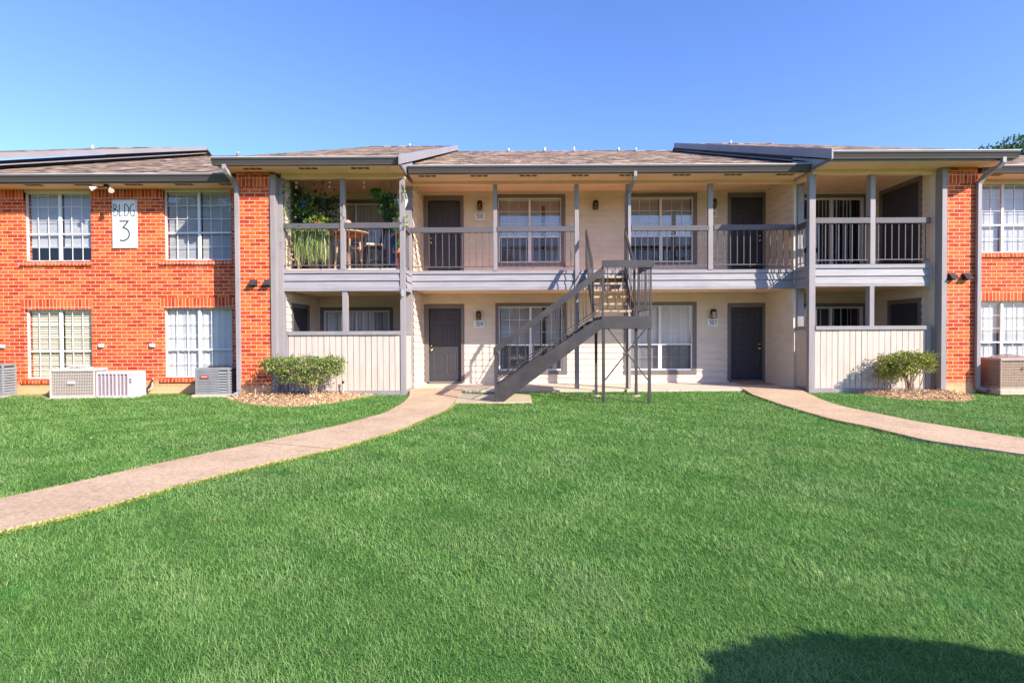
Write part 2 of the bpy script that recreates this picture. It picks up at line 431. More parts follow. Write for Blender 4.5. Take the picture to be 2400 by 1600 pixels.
# ---------------- windows and doors
def muntins(mb, x0, x1, z0, z1, Y, cols, rows, w=.0095):
    for i in range(1, cols):
        x = x0+(x1-x0)*i/cols; mb.box(x-w/2, x+w/2, Y, Y+.014, z0, z1)
    for j in range(1, rows):
        z = z0+(z1-z0)*j/rows; mb.box(x0, x1, Y+.001, Y+.013, z-w/2, z+w/2)
def window(r, Y, kind='brick', blind='mini', screens=True, inset=.07, gl='glass', lift=0.0, label=None, trimrect=None):
    x0, x1, z0, z1 = r
    fw_ = .028; mid = (x0+x1)/2; zm = z0+(z1-z0)*.4; Yf = Y+inset
    f = MB()
    f.box(x0, x1, Yf, Yf+.05, z1-fw_, z1); f.box(x0, x1, Yf, Yf+.05, z0, z0+fw_)
    for a, b in ((x0, x0+fw_), (mid-.032, mid+.032), (x1-fw_, x1)): f.box(a, b, Yf+.001, Yf+.049, z0+fw_, z1-fw_)
    win = f.build('window', M_['white'], bld)
    if label: win['label'] = label
    g = MB(); m = MB(); s = MB(); sf = MB()
    for a, b in ((x0+fw_, mid-.032), (mid+.032, x1-fw_)):
        m.box(a, b, Yf+.004, Yf+.046, zm-.018, zm+.018)
        muntins(m, a, b, zm+.018, z1-fw_, Yf+.008, 3, 3)
        muntins(m, a, b, z0+fw_, zm-.018, Yf+.022, 3, 2)
        g.add([(a, Yf+.024, zm), (b, Yf+.024, zm), (b, Yf+.024, z1-fw_), (a, Yf+.024, z1-fw_)], [(0, 1, 2, 3)])
        g.add([(a, Yf+.038, z0+fw_), (b, Yf+.038, z0+fw_), (b, Yf+.038, zm), (a, Yf+.038, zm)], [(0, 1, 2, 3)])
        if screens:
            s.add([(a+.015, Yf+.006, z0+fw_+.015), (b-.015, Yf+.006, z0+fw_+.015), (b-.015, Yf+.006, zm-.02), (a+.015, Yf+.006, zm-.02)], [(0, 1, 2, 3)])
            for q in ((a, a+.015), (b-.015, b)): sf.box(q[0], q[1], Yf+.002, Yf+.012, z0+fw_, zm-.018)
            sf.box(a+.015, b-.015, Yf+.002, Yf+.012, z0+fw_, z0+fw_+.015)
    m.build('muntin', M_['white'], win); g.build('glass', M_[gl], win)
    if screens: s.build('insect_screen', M_['screen'], win); sf.build('screen_frame', M_['white'], win)
    b = MB(); Yb = Yf+.10; bm = M_['blind']
    if blind in ('mini', 'open', 'cream'):
        pitch = .028 if blind == 'mini' else .062
        tilt = .95 if blind == 'mini' else 1.0
        if blind == 'cream': bm = M_['blind_cream']
        hw = pitch*.62 if blind == 'mini' else .035
        for a, c in ((x0+.045, mid-.04), (mid+.04, x1-.045)):
            z = z1-.07; b.box(a, c, Yb-.02, Yb+.02, z1-.06, z1-.02)
            stop = z0+.04+lift*random.uniform(.8, 1.1)
            while z > stop:
                dy = math.cos(tilt)*hw; dz = math.sin(tilt)*hw
                jz = random.uniform(-.0015, .0015)
                b.add([(a, Yb-dy, z-dz+jz), (c, Yb-dy, z-dz-jz), (c, Yb+dy, z+dz-jz), (a, Yb+dy, z+dz+jz)], [(0, 1, 2, 3)])
                z -= pitch
            b.box(a, c, Yb-.012, Yb+.012, z-.005, z+.012)
    elif blind == 'sheer':
        n = 60
        for i in range(n):
            a = x0+(x1-x0)*i/n; c = x0+(x1-x0)*(i+1)/n
            b.add([(a, Yb+.008*math.sin(i*1.1), z0+.02), (c, Yb+.008*math.sin(i*1.1+1.1), z0+.02), (c, Yb+.008*math.sin(i*1.1+1.1), z1-.02), (a, Yb+.008*math.sin(i*1.1), z1-.02)], [(0, 1, 2, 3)])
    b.build('blind', bm, win)
    if kind == 'brick':
        q = MB(); d = .045
        q.hexa([(x0-.09, Y-d, z0-.115), (x1+.02, Y-d, z0-.115), (x1+.02, Y+.06, z0-.10), (x0-.09, Y+.06, z0-.10),
                (x0-.09, Y-d, z0-.035), (x1+.02, Y-d, z0-.035), (x1+.02, Y+.12, z0-.002), (x0-.09, Y+.12, z0-.002)])
        q.build('sill', M_['sill'], win)
    if trimrect:
        a, c, e, h = trimrect; t = MB()
        t.box(a, x0, Y-.032, Y+.06, e, h); t.box(x1, c, Y-.032, Y+.06, e, h)
        t.box(x0, x1, Y-.031, Y+.06, z1, h); t.box(x0, x1, Y-.031, Y+.06, e, z0)
        t.build('window_trim', M_['doorframe'], win)
    return win

def panel_inset(mb, x0, x1, z0, z1, Y):
    a = .018; b = .045; d1 = .011; d2 = .003
    def ring(o, y): return [(x0+o, y, z0+o), (x1-o, y, z0+o), (x1-o, y, z1-o), (x0+o, y, z1-o)]
    v = ring(0, Y)+ring(a, Y+d1)+ring(b, Y+d2)
    f = []
    for k in (0, 4):
        for i in range(4): f.append((k+i, k+(i+1) % 4, k+4+(i+1) % 4, k+4+i))
    f.append((8, 9, 10, 11)); mb.add(v, f)
def door(r, tr, Y, knob_left, label=None):
    x0, x1, z0, z1 = r; Yd = Y+.05; w = x1-x0; h = z1-z0
    d = MB(); pl = []
    for a, b in ((.14, .44), (.56, .86)):
        for c, e in ((.10, .385), (.475, .79), (.855, .945)):
            pl.append((x0+a*w, x0+b*w, z0+c*h, z0+e*h))
    wall_holes(d, x0, x1, z0, z1, Yd, Yd+.045, pl, bx)
    for p in pl: panel_inset(d, *p, Yd)
    do = d.build('door', M_['door'], bld)
    if label: do['label'] = label
    t = MB(); a, c, e, g = tr
    t.box(a, x0-.012, Y-.03, Y+.10, z0-.03, g); t.box(x1+.012, c, Y-.03, Y+.10, z0-.03, g); t.box(x0-.012, x1+.012, Y-.029, Y+.10, z1+.01, g)
    t.build('door_frame', M_['doorframe'], do)
    th = MB(); th.box(x0-.012, x1+.012, Y-.03, Y+.11, z0-.065, z0-.006); th.build('threshold', M_['doorframe'], do)
    kx = x0+.055 if knob_left else x1-.055
    k = MB(); yq = Yd-.001
    prof = [(0.001, 0), (.032, 0), (.032, .008), (.012, .012), (.012, .035), (.026, .042), (.030, .055), (.022, .066), (.001, .069)]
    def lat(z, s):
        n = 12; v = []; f = []
        for r_, q in prof:
            for i in range(n): v.append((kx+s*r_*math.cos(2*PI*i/n), yq-s*q, z+s*r_*math.sin(2*PI*i/n)))
        for j in range(len(prof)-1):
            for i in range(n): f.append((j*n+i, j*n+(i+1) % n, (j+1)*n+(i+1) % n, (j+1)*n+i))
        return v, f
    k.add(*lat(z0+.43*h, 1.0)); k.build('knob', M_['brass'], do, smooth=True)
    k = MB(); k.add(*lat(z0+.49*h, .75)); k.build('deadbolt', M_['brass'], do, smooth=True)
    return do

WZT = 5.45
holes_c = []
# centre wall: doors
D309 = R(1006.5, 1080, 724, 892.5, YW); T309 = R(995, 1088.5, 713, 897, YW)
D307 = R(1713, 1786.5, 720.5, 889, YW); T307 = R(1704.5, 1800.5, 710.5, 894, YW)
D310 = (D309[0], D309[1], 3.10, UZ(1043, 470.5, YW)); T310 = (T309[0], T309[1], 3.0, UZ(1043, 459, YW))
D308 = (D307[0], D307[1], 3.10, UZ(1750, 463.5, YW)); T308 = (T307[0], T307[1], 3.0, UZ(1750, 452, YW))
W1 = R(1169, 1318, 718, 868, YW); TW1 = R(1161.4, 1329, 709.5, 877, YW)
W2 = R(1471, 1622.7, 716, 867, YW); TW2 = R(1462, 1632, 707.3, 877.5, YW)
W3 = R(1168, 1315, 464, 616, YW); TW3 = R(1158.5, 1325, 456, 625, YW)
W4 = R(1473.5, 1624, 462, 614.6, YW); TW4 = R(1464.5, 1633, 452.6, 621, YW)
XL = UX(967, YB)-.0; XR = UX(1861, YB)
for d, t in ((D309, T309), (D307, T307), (D310, T310), (D308, T308)): holes_c.append((t[0]+.05, t[1]-.05, d[2]-.07, t[3]-.03))
for w in (W1, W2, W3, W4): holes_c.append(w)
s = MB(); fn = lambda a, z, o: (a, YW-o, z)
siding(s, XL, XR, 0, WZT, fn, holes_c, phase=-.02)
s.build('siding_wall', M_['siding'], bld)
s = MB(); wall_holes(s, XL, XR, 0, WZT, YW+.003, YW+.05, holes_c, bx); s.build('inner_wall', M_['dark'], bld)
door(D309, T309, YW, True, 'grey six panel door beside the plaque 309')
door(D307, T307, YW, False, 'grey six panel door beside the plaque 307')
door(D310, T310, YW, True, 'dark six panel door beside the plaque 310')
door(D308, T308, YW, False, 'dark six panel door at the right end of the upper walkway')
window(W1, YW, 'sid', 'mini', True, .0, 'glass2', trimrect=TW1)
window(W2, YW, 'sid', 'sheer', True, .0, trimrect=TW2)
window(W3, YW, 'sid', 'mini', True, .0, 'glass2', trimrect=TW3)
window(W4, YW, 'sid', 'mini', True, .0, 'glass2', lift=.5, trimrect=TW4)

# return walls of the walkway recess
s = MB(); fnl = lambda a, z, o: (XL+o, a, z); siding(s, YB+.1, YW-.005, 0, WZT, fnl, phase=-.02); s.box(XL-.10, XL-.001, YB+.1, YW, 0, WZT)
s.build('siding_wall', M_['siding'], bld)
s = MB(); fnr = lambda a, z, o: (XR-o, a, z); siding(s, YB+.1, YW-.005, 0, WZT, fnr, phase=-.02); s.box(XR+.001, XR+.10, YB+.1, YW, 0, WZT)
s.build('siding_wall', M_['siding'], bld)
for a_, b_ in ((XL-.004, XL+.026), (XR-.026, XR+.004)): s = MB(); s.box(a_, b_, YW-.05, YW-.019, 0, WZT); s.build('corner_trim', M_['siding'], bld)
s = MB(); s.box(XR-.022, XR+.055, YB-.01, YB+.099, 0, WZT-.3); s.build('corner_trim', M_['siding'], bld)

# bays: inner walls
XLI = UX(665, YF); XRI = UX(2205.6, YBR)       # inner side walls of left and right bay
DLs = (13.28, 14.23); DRs = (13.24, 14.20)
ZL0, ZL1 = 2.44, 2.95; ZR0, ZR1 = 2.497, 3.0
# sliding glass doors in the bays
def slider(r, Y, mullion, openl=False, label=None, blind='vblind'):
    x0, x1, z0, z1 = r; f = MB(); e = .045
    f.box(x0, x1, Y-.005, Y+.09, z1-e, z1); f.box(x0, x1, Y-.005, Y+.09, z0, z0+.05)
    f.box(x0, x0+e, Y-.004, Y+.09, z0+.05, z1-e); f.box(x1-e, x1, Y-.004, Y+.09, z0+.05, z1-e); f.box(mullion-.03, mullion+.03, Y+.0, Y+.085, z0+.05, z1-e)
    d = f.build('sliding_door', M_['white'], bld)
    if label: d['label'] = label
    g = MB(); g.add([(x0+e, Y+.05, z0+.05), (x1-e, Y+.05, z0+.05), (x1-e, Y+.05, z1-e), (x0+e, Y+.05, z1-e)], [(0, 1, 2, 3)]); g.build('glass', M_['glass'], d)
    b = MB(); x = x0+.06 if not openl else mullion+.02; Yb = Y+.115
    if openl:
        b.add([(mullion-.22, Yb, z0+.05), (mullion-.16, Yb+.05, z0+.05), (mullion-.20, Yb+.05, z1-e), (mullion-.26, Yb, z1-e)], [(0, 1, 2, 3)])
    while x < x1-.07:
        t = random.uniform(.45, .95); w = .088
        b.add([(x, Yb-.03*math.sin(t), z0+.06), (x+w*math.cos(t), Yb+w*math.sin(t), z0+.06), (x+w*math.cos(t), Yb+w*math.sin(t), z1-e), (x, Yb-.03*math.sin(t), z1-e)], [(0, 1, 2, 3)])
        x += .098
    b.build('vertical_blind', M_[blind], d)
    t = MB(); k = .10
    t.box(x0-k, x0, Y-.03, Y+.06, z0-.02, z1+k); t.box(x1, x1+k, Y-.03, Y+.06, z0-.02, z1+k); t.box(x0, x1, Y-.029, Y+.06, z1, z1+k)
    t.build('door_trim', M_['doorframe'], d); return d
SL = R(760, 913.5, 728, 860, YW); SL = (SL[0], SL[1], .10, SL[3])
SLU = (SL[0], SL[1], 3.08, UZ(837, 477, YW))
SR = R(1868, 2022, 719, 860, YW); SR = (max(SR[0], XR+.35), SR[1], .10, SR[3])
SRU = (SR[0], SR[1], 3.08, UZ(1945, 464, YW))
xr_back = XRI
s = MB(); siding(s, XLI, XL-.10, 0, WZT, fn, [SL, SLU], phase=-.02); s.build('siding_wall', M_['siding'], bld)
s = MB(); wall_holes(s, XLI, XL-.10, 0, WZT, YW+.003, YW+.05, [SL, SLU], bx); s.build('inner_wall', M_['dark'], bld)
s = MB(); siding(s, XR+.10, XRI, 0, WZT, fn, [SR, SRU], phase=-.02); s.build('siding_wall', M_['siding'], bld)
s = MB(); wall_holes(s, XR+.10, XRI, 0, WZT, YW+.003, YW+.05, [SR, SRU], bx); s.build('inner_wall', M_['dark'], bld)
slider(SL, YW, UX(836, YW), label='lower sliding door with half open vertical blinds in the left bay')
slider(SLU, YW, UX(837, YW), label='upper sliding door behind the plant balcony', blind='blind')
slider(SR, YW, UX(1948, YW), True, label='lower sliding door with its left half dark in the right bay')
slider(SRU, YW, UX(1948, YW), label='upper sliding door in the right bay')

# side doors (storage closets) on the inner side walls
def side_door(X, sgn, y0, y1, z0, z1, label):
    d = MB(); d.box(*sorted((X-sgn*.045, X-sgn*.005)), y0, y1, z0, z1)
    o = d.build('closet_door', M_['door'], bld); o['label'] = label
    t = MB(); k = .11; a, b = sorted((X-sgn*.05, X+sgn*.024))
    t.box(a, b, y0-k, y0, z0-.02, z1+k); t.box(a, b, y1, y1+k, z0-.02, z1+k); t.box(a+.001, b-.001, y0, y1, z1, z1+k)
    t.build('door_frame', M_['doorframe'], o); return o
hl = [(DLs[0]-.05, DLs[1]+.05, .05, 2.10), (DLs[0]-.05, DLs[1]+.05, 3.02, 5.12)]
hr = [(DRs[0]-.05, DRs[1]+.05, .05, 2.17), (DRs[0]-.05, 14.62, 3.02, 5.2)]
s = MB(); fnl2 = lambda a, z, o: (XLI+o, a, z); siding(s, YF+.05, YW-.02, 0, WZT, fnl2, hl, phase=-.02); wall_holes(s, YF+.05, YW, 0, WZT, XLI-.10, XLI-.06, [], by); s.build('siding_wall', M_['siding'], bld)
s = MB(); fnr2 = lambda a, z, o: (XRI-o, a, z); siding(s, YF+.05, YW-.02, 0, WZT, fnr2, hr, phase=-.02); wall_holes(s, YF+.05, YW, 0, WZT, XRI+.06, XRI+.10, [], by); s.build('siding_wall', M_['siding'], bld)
side_door(XLI, 1, DLs[0], DLs[1], .06, 2.08, 'lower closet door half lit in the left bay')
side_door(XLI, 1, DLs[0], DLs[1], 3.03, 5.10, 'upper closet door behind the hanging plants')
side_door(XRI, -1, DRs[0], DRs[1], .06, 2.13, 'lower closet door in the right bay')
side_door(XRI, -1, DRs[0], 14.55, 3.03, 5.15, 'tall wide closet door of the upper right balcony')
for a_, b_ in ((XLI-.004, XLI+.03), (XRI-.12, XRI)): s = MB(); s.box(a_, b_, YW-.05, YW-.03, 0, WZT); s.build('corner_trim', M_['siding'], bld)
s = MB(); s.box(XRI-.025, XRI+.02, YF-.03, YF+.16, 0, WZT-.3); s.build('corner_trim', M_['siding'], bld)

# decks
def deck(x0, x1, y0, z0, z1, name='balcony_deck'):
    d = MB(); d.box(x0, x1, y0, YW-.022, z0+.02, z1); return d.build(name, M_['soffit'], bld)
deck(XL+.02, XR-.024, YB+.03, 2.51, 3.0)
deck(XLI+.002, XL-.002-.1, YF+.06, ZL0, 2.985)
deck(XR+.102, XRI-.002, YF+.06, ZR0, 3.0)

# fascias of lap boards
def fascia(x0, x1, Y, z0, z1, zz=None, name='balcony_fascia'):
    f = MB(); h = (z1-z0)
    f.box(x0, x1, Y-.035, Y+.03, z1-h*.17, z1)
    f.box(x0, x1, Y-.030, Y+.028, z0, z0+h*.13)
    e = h*.35
    siding(f, x0, x1, z0+h*.13, z1-h*.17, lambda a, z, o: (a, Y+.0-o, z), exp=e, proud=.034, phase=z0+h*.13)
    return f.build(name, M_['graywood'], bld)
zc0 = 2.508; zc1 = 3.0
fascia(XL+.0, XR-.023, YB, zc0, zc1)
xF0 = UX(667, YF); xFp = UX(939.3, YF); xFp1 = UX(951, YF)
fascia(xF0-.02, xFp, YF, ZL0, ZL1)
xR0 = UX(1893.6, YF); xR0b = UX(1908.4, YF); xRend = UX(2177.5, YF)
fascia(xR0b, xRend, YF, ZR0, ZR1+.02)
# side fascias of the bays
def sfascia(X, sgn, z0, z1):
    f = MB(); h = z1-z0; a, b = sorted((X, X+sgn*.03))
    f.box(a, b, YF+.09, YB-.04, z1-h*.17, z1); f.box(a, b, YF+.09, YB-.04, z0, z0+h*.13)
    siding(f, YF+.09, YB-.04, z0+h*.13, z1-h*.17, lambda q, z, o: (X+sgn*(o+.004), q, z), exp=h*.35, proud=.03, phase=z0+h*.13)
    f.box(*sorted((X, X-sgn*.03)), YF+.09, YB-.04, z0+.02, z1-.01)
    return f.build('balcony_fascia', M_['graywood'], bld)
sfascia(XL-.035, 1, ZL0, ZL1); sfascia(XR+.03, -1, ZR0, ZR1+.02)

# posts
def post(x0, x1, y0, y1, z0, z1, mat='gray', label=None):
    p = MB(); p.cbox(x0, x1, y0, y1, z0, z1, .004); o = p.build('post', M_[mat], bld)
    if label: o['label'] = label
    return o
BEAMC = 5.16; BEAML = 5.11; BEAMR = 5.15
px_posts = [(1156.5, 1165.7), (1347, 1357), (1467.5, 1477), (1660, 1671.5)]
for i, (a, b) in enumerate(px_posts):
    x0 = UX(a, YB-.05, 600); x1 = UX(b, YB-.05, 600)
    post(x0, x1, YB-.05-.0, YB+.05, zc1-.0 if i in (0, 3) else 0.0, BEAMC)
for a, b in ((799, 810.3),):
    x0 = UX(a, YF, 600); x1 = UX(b, YF, 600)
    post(x0, x1, YF-.04, YF+.07, ZL1, BEAML); post(x0+.02, x1+.03, YF+.0, YF+.11, 1.42, ZL0)
post(xFp, xFp1, YF-.045, YF+.075, -.05, BEAML)
post(xR0, xR0b, YF-.045, YF+.075, -.05, BEAMR)
post(UX(2036, YF), UX(2048, YF), YF-.04, YF+.13, ZR1+.02, BEAMR); post(UX(2036, YF), UX(2047, YF), YF-.03, YF+.13, 1.5, ZR0)
post(XL-.16, XL+.0, YB-.05, YB+.099, 0.0, BEAMC); post(XR+.06, XR+.22, YB-.05, YB+.099, 0, BEAMC)
# end boards beside the brick piers
xb0 = UX(636, YBR-.03); xb1 = UX(648, YBR-.03)
post(xb0, xb1, YBR-.04, YF+.1, -.05, BEAML+.05); post(xb1+.001, UX(665.5, YF-.06), YF-.06, YF+.1, -.05, BEAML+.02)
post(UX(2205.6, YBR-.03), UX(2217.5, YBR-.03), YBR-.04, YF+.04, -.05, BEAMR+.1)
# beams carrying the roof edge
def beam(x0, x1, y0, y1, z0, z1): b = MB(); b.box(x0, x1, y0, y1, z0, z1); b.build('beam', M_['soffit'], bld)
beam(XL, XR, YB-.06, YB+.06, BEAMC, BEAMC+.14); beam(XLI, XL-.001, YF-.06, YF+.07, BEAML, 5.30); beam(XR+.001, XRI, YF-.06, YF+.07, BEAMR, 5.33)
beam(XL-.13, XL-.001, YF+.071, YB+.06, BEAML, 5.30); beam(XR+.001, XR+.13, YF+.071, YB+.06, BEAMR, 5.33)
# ceilings
def ceiling(x0, x1, y0, y1, z): b = MB(); b.box(x0, x1, y0, y1, z, z+.03); b.build('ceiling', M_['soffit'], bld)
ceiling(XLI-.1, XRI+.1, YF+.07, YW+.05, 5.40)

# railings
def railing(x0, x1, Y, zt, zb, n, thick=.09, lab=None, sag=0.0, bh=.128):
    r = MB(); r.box(x0, x1, Y-thick/2, Y+thick/2, zt-bh, zt)
    o = r.build('railing', M_['rail'], bld); r = MB(); r.box(x0, x1, Y-.012, Y+.012, zb-.012, zb+.012); r.build('bottom_rail', M_['rail'], o)
    if lab: o['label'] = lab
    for i in range(n):
        x = x0+(x1-x0)*(i+.6)/(n+.2)+random.uniform(-.004, .004); b = MB(); b.box(x-.0085, x+.0085, Y-.0085, Y+.0085, zb+.012 if i % 5 else zb-.05, zt-bh); b.build('baluster', M_['rail'], o)
    return o
P = [(UX(a, YB, 600), UX(b, YB, 600)) for a, b in px_posts]
zr = UZ(1050, 534, YB); zrb = UZ(1050, 626, YB)
railing(XL, P[0][0], YB-.02, zr, zrb, 12); railing(P[0][1], P[1][0], YB-.02, UZ(1257, 531.5, YB), UZ(1257, 625, YB), 12)
railing(P[2][1]+.03, P[3][0], YB-.02, UZ(1570, 529.5, YB), UZ(1570, 622.5, YB), 12); railing(P[3][1], XR-.025, YB-.02, UZ(1765, 527.5, YB), UZ(1765, 620, YB), 12)
zl = UZ(740, 524, YF); zlb = UZ(740, 622, YF)
railing(UX(668, YF), UX(799, YF), YF, zl, zlb, 8); railing(UX(810.3, YF), xFp, YF, UZ(880, 522.5, YF), UZ(880, 620.5, YF), 8)
railing(xR0b, UX(2036, YF), YF, UZ(1970, 511, YF), UZ(1970, 609.5, YF), 8); railing(UX(2048, YF), UX(2177, YF), YF, UZ(2110, 510.5, YF), UZ(2110, 608, YF), 8)
def srailing(X, zt, zb):
    r = MB(); r.box(X-.04, X+.04, YF+.075, YB-.05, zt-.135, zt)
    o = r.build('railing', M_['rail'], bld); r = MB(); r.box(X-.01, X+.01, YF+.075, YB-.05, zb-.01, zb+.01); r.build('bottom_rail', M_['rail'], o)
    for i in range(4):
        y = YF+.075+(YB-YF-.125)*(i+.6)/4.2; b = MB(); b.box(X-.0085, X+.0085, y-.0085, y+.0085, zb+.01, zt-.135); b.build('baluster', M_['rail'], o)
srailing(XL-.06, zl, zlb); srailing(XR+.07, UZ(1880, 513, YF), UZ(1880, 611, YF))

# patio fences of vertical boards
def fence(x0, x1, z0, z1, n, side=None):
    c = MB(); c.box(x0, x1, YF-.06, YF+.06, z1-.09, z1)
    o = c.build('patio_fence', M_['gray'], bld); c = MB(); c.box(x0, x1, YF-.035, YF+.03, z0, z0+.095); c.build('base_board', M_['gray'], o)
    b = MB(); w = (x1-x0)/n
    for i in range(n):
        j = random.uniform(-.004, .004); g = random.choice((.006, .008, .011))
        b.box(x0+i*w+g, x0+(i+1)*w-g*.5, YF-.016+j, YF+.004+j, z0+.10, z1-.092)
    b.build('fence_board', M_['board'], o)
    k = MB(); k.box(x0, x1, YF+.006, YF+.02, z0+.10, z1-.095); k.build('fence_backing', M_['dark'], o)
    return o
zfl1 = UZ(800, 776, YF); zfr1 = UZ(2030, 763.5, YF)
fl = fence(UX(676, YF), xFp, -.05, zfl1, 19); fr = fence(xR0b, UX(2168.5, YF), -.04, zfr1, 19)
s = MB(); s.box(UX(665.6, YF), UX(676, YF), YF-.05, YF+.06, -.05, zfl1+.01); s.build('fence_post', M_['gray'], fl)
s = MB(); s.box(UX(2168.6, YF), UX(2180, YF), YF-.045, YF+.06, -.05, zfr1); s.build('fence_post', M_['gray'], fr)
def sfence(X, sgn, z1):
    o = MB(); a, b = sorted((X-sgn*.04, X+sgn*.03)); o.box(a, b, YF+.076, YB-.051, z1-.09, z1)
    o = o.build('patio_fence', M_['gray'], bld); c = MB(); c.box(X-.02, X+.02, YF+.076, YB-.051, -.04, .06); c.build('base_board', M_['gray'], o); q = MB(); n = 5; w = (YB-YF-.127)/n
    for i in range(n): q.box(X-.01, X+.01, YF+.076+i*w+.004, YF+.076+(i+1)*w-.003, .062, z1-.092)
    q.build('fence_board', M_['board'], o)
sfence(XL-.04, 1, zfl1); sfence(XR+.04, -1, zfr1)

# ---------------- brick: wings and bay piers
def brick_wall(x0, x1, Y, z1, holes, depth=.22):
    b = MB(); wall_holes(b, x0, x1, -.15, z1, Y, Y+depth, holes, bx); return b.build('brick_wall', M_['brick'], bld)
WUL = R(56, 213, 450, 612, YWG); WUR = R(383, 542, 446, 609.5, YWG); WLL = R(59, 215.5, 725.5, 887.5, YWG); WLR = R(384, 544.5, 721.5, 884, YWG)
RUR = R(2276, 2436, 427, 592, YWG); RLR = R(2274, 2434, 705, 866, YWG)
zwl = 5.03; zwr = 5.17
head = lambda w, z: (w[0], w[1], w[2], z)
brick_wall(-14.2, -6.40, YWG, zwl, [head(WUL, zwl+.01), head(WUR, zwl+.01), WLL, WLR])
brick_wall(10.85, 17.5, YWG, zwr, [head(RUR, zwr+.01), RLR])
brick_wall(UX(556.5, YBR), xb0-.001, YBR, 5.24, [], .7); brick_wall(UX(2217.8, YBR), UX(2288, YBR), YBR, 5.26, [], .7)
brick_wall(-17.5, -14.2, YBR, 5.24, [], .7)
for w, nm in ((WUL, zwl), (WUR, zwl), (RUR, zwr)):
    b = MB(); b.box(w[0], w[1], YWG+.02, YWG+.2, w[3], nm-.001); b.build('window_head', M_['soffit'], bld)
window(WUL, YWG, 'brick', 'mini', False, lift=.35, label='upper brick window with white blinds left of the BLDG 3 sign')
window(WUR, YWG, 'brick', 'mini', False, gl='glass2', label='upper brick window with dark reflections right of the BLDG 3 sign')
window(WLL, YWG, 'brick', 'cream', False, label='lower brick window with cream slat blinds')
window(WLR, YWG, 'brick', 'sheer', False, label='lower brick window with plain white shade')
window(RUR, YWG, 'brick', 'mini', False, label='upper brick window at the right end')
window(RLR, YWG, 'brick', 'mini', False, label='lower brick window at the right end')
def soldier(x0, x1, Y, z0, z1): b = MB(); b.box(x0, x1, Y-.006, Y+.05, z0, z1); b.build('brick_lintel', M_['soldier'], bld)
for w in (WLL, WLR, RLR): soldier(w[0]-.08, w[1]+.03, YWG, w[3], w[3]+.255)
def top_course(x0, x1, Y, z1): soldier(x0, x1, Y, z1-.25, z1-.002)
top_course(-14.19, WUL[0]-.0, YWG, zwl); top_course(WUL[1], WUR[0], YWG, zwl); top_course(UX(557, YBR)+.001, xb0-.002, YBR, 5.12); top_course(UX(2218, YBR), UX(2287.5, YBR), YBR, 5.14)

# ---------------- roofs, soffits, gutters
SL_ = .368
def roof(x0, x1, yg, z_eave, yr, name='roof'):
    zr_ = z_eave+SL_*(yr-yg); t = .07; yb = 2*yr-yg
    b = MB()
    prof = [(yg+.02, z_eave-t), (yg+.02, z_eave), (yr, zr_), (yb, z_eave), (yb, z_eave-t), (yr, zr_-t)]
    n = 6; v = [(x0, p, q) for p, q in prof]+[(x1, p, q) for p, q in prof]
    f = [(0, 1, 2, 5), (5, 2, 3, 4), (6, 11, 8, 7), (11, 10, 9, 8)]
    for i in range(6): f.append((i, (i+1) % 6, 6+(i+1) % 6, 6+i))
    b.add(v, f); o = b.build(name, M_['shingle'], bld)
    c = MB(); c.prism([(yr-.16, zr_-.055), (yr, zr_+.012), (yr+.16, zr_-.055), (yr+.16, zr_-.04), (yr, zr_+.03), (yr-.16, zr_-.04)], lambda u, w, a: (a, u, w), x0, x1); c.build('ridge_cap', M_['shingle'], o)
    return o
ZEL, ZEC, ZER, ZEWL, ZEWR = UZ(740, 369, GB), UZ(1400, 387.5, GC), UZ(2150, 354, GB), UZ(260, 409, GW), UZ(2360, 388, GW)
xgl0, xgl1 = UX(500, GB), UX(939, GB); xgr0, xgr1 = UX(1945, GB), UX(2386, GB)
YR1, YR2, YRR = 24.7, 24.7, 23.2
roofs = {}
roofs['lb'] = roof(xgl0, xgl1, GB, ZEL, YR1); roofs['c'] = roof(xgl1-.3, xgr0+.3, GC, ZEC, YR2-.15); roofs['rb'] = roof(xgr0, xgr1, GB, ZER, YRR)
roofs['wl'] = roof(-15.3, xgl0+.6, GW, ZEWL, YR1-.2); roofs['wr'] = roof(xgr1-.6, 18, GW, ZEWR, YRR-.3); roofs['fl'] = roof(-19, -14.1, GB, ZEL, YR1)
def rake(X, sgn, yg, ze, yr, deep=False):
    zr_ = ze+SL_*(yr-yg); b = MB(); h = .16 if deep else .21; w = .035; sb = .65 if deep else .30
    a, c = sorted((X, X+sgn*w))
    b.prism([(yg-.10, ze-h+.02), (yg-.10, ze+.03), (yr, zr_+.055), (yr, zr_-h+.04)], lambda u, q, k: (k, u, q), a, c)
    o = b.build('rake_board', M_['rake'], bld)
    d = MB(); d.prism([(yg+.3, ze-(.6 if deep else .14)), (yg+.3, ze-.1), (yr, zr_-.1), (yr, zr_-.60)], lambda u, q, k: (k, u, q), *sorted((X-sgn*(sb+.02), X-sgn*sb)))
    d.build('gable_siding', M_['doorframe'], bld)
    e = MB(); e.prism([(yg+1.0, ze-.27+SL_*.95), (yg+1.0, ze-.24+SL_*.95), (yr, zr_-.24), (yr, zr_-.27)], lambda u, q, k: (k, u, q), *sorted((X-sgn*sb, X-sgn*.0)))
    e.build('rake_soffit', M_['gray'], bld)
M_['rake'] = pmat('rake_paint', (.29, .275, .29), .5, .08, 2, (1, .3, 1), bscale=20)
rake(xgl1, 1, GB, ZEL, YR1); rake(xgr0, -1, GB, ZER, YRR); rake(-14.1, 1, GB, ZEL, YR1, True)
M_['rim_glint'] = pmat('rim_sun_glint', (.55, .53, .53), .35, .1, 2, spec=.5)  # pale colour stands in for sun caught on the gutter lip
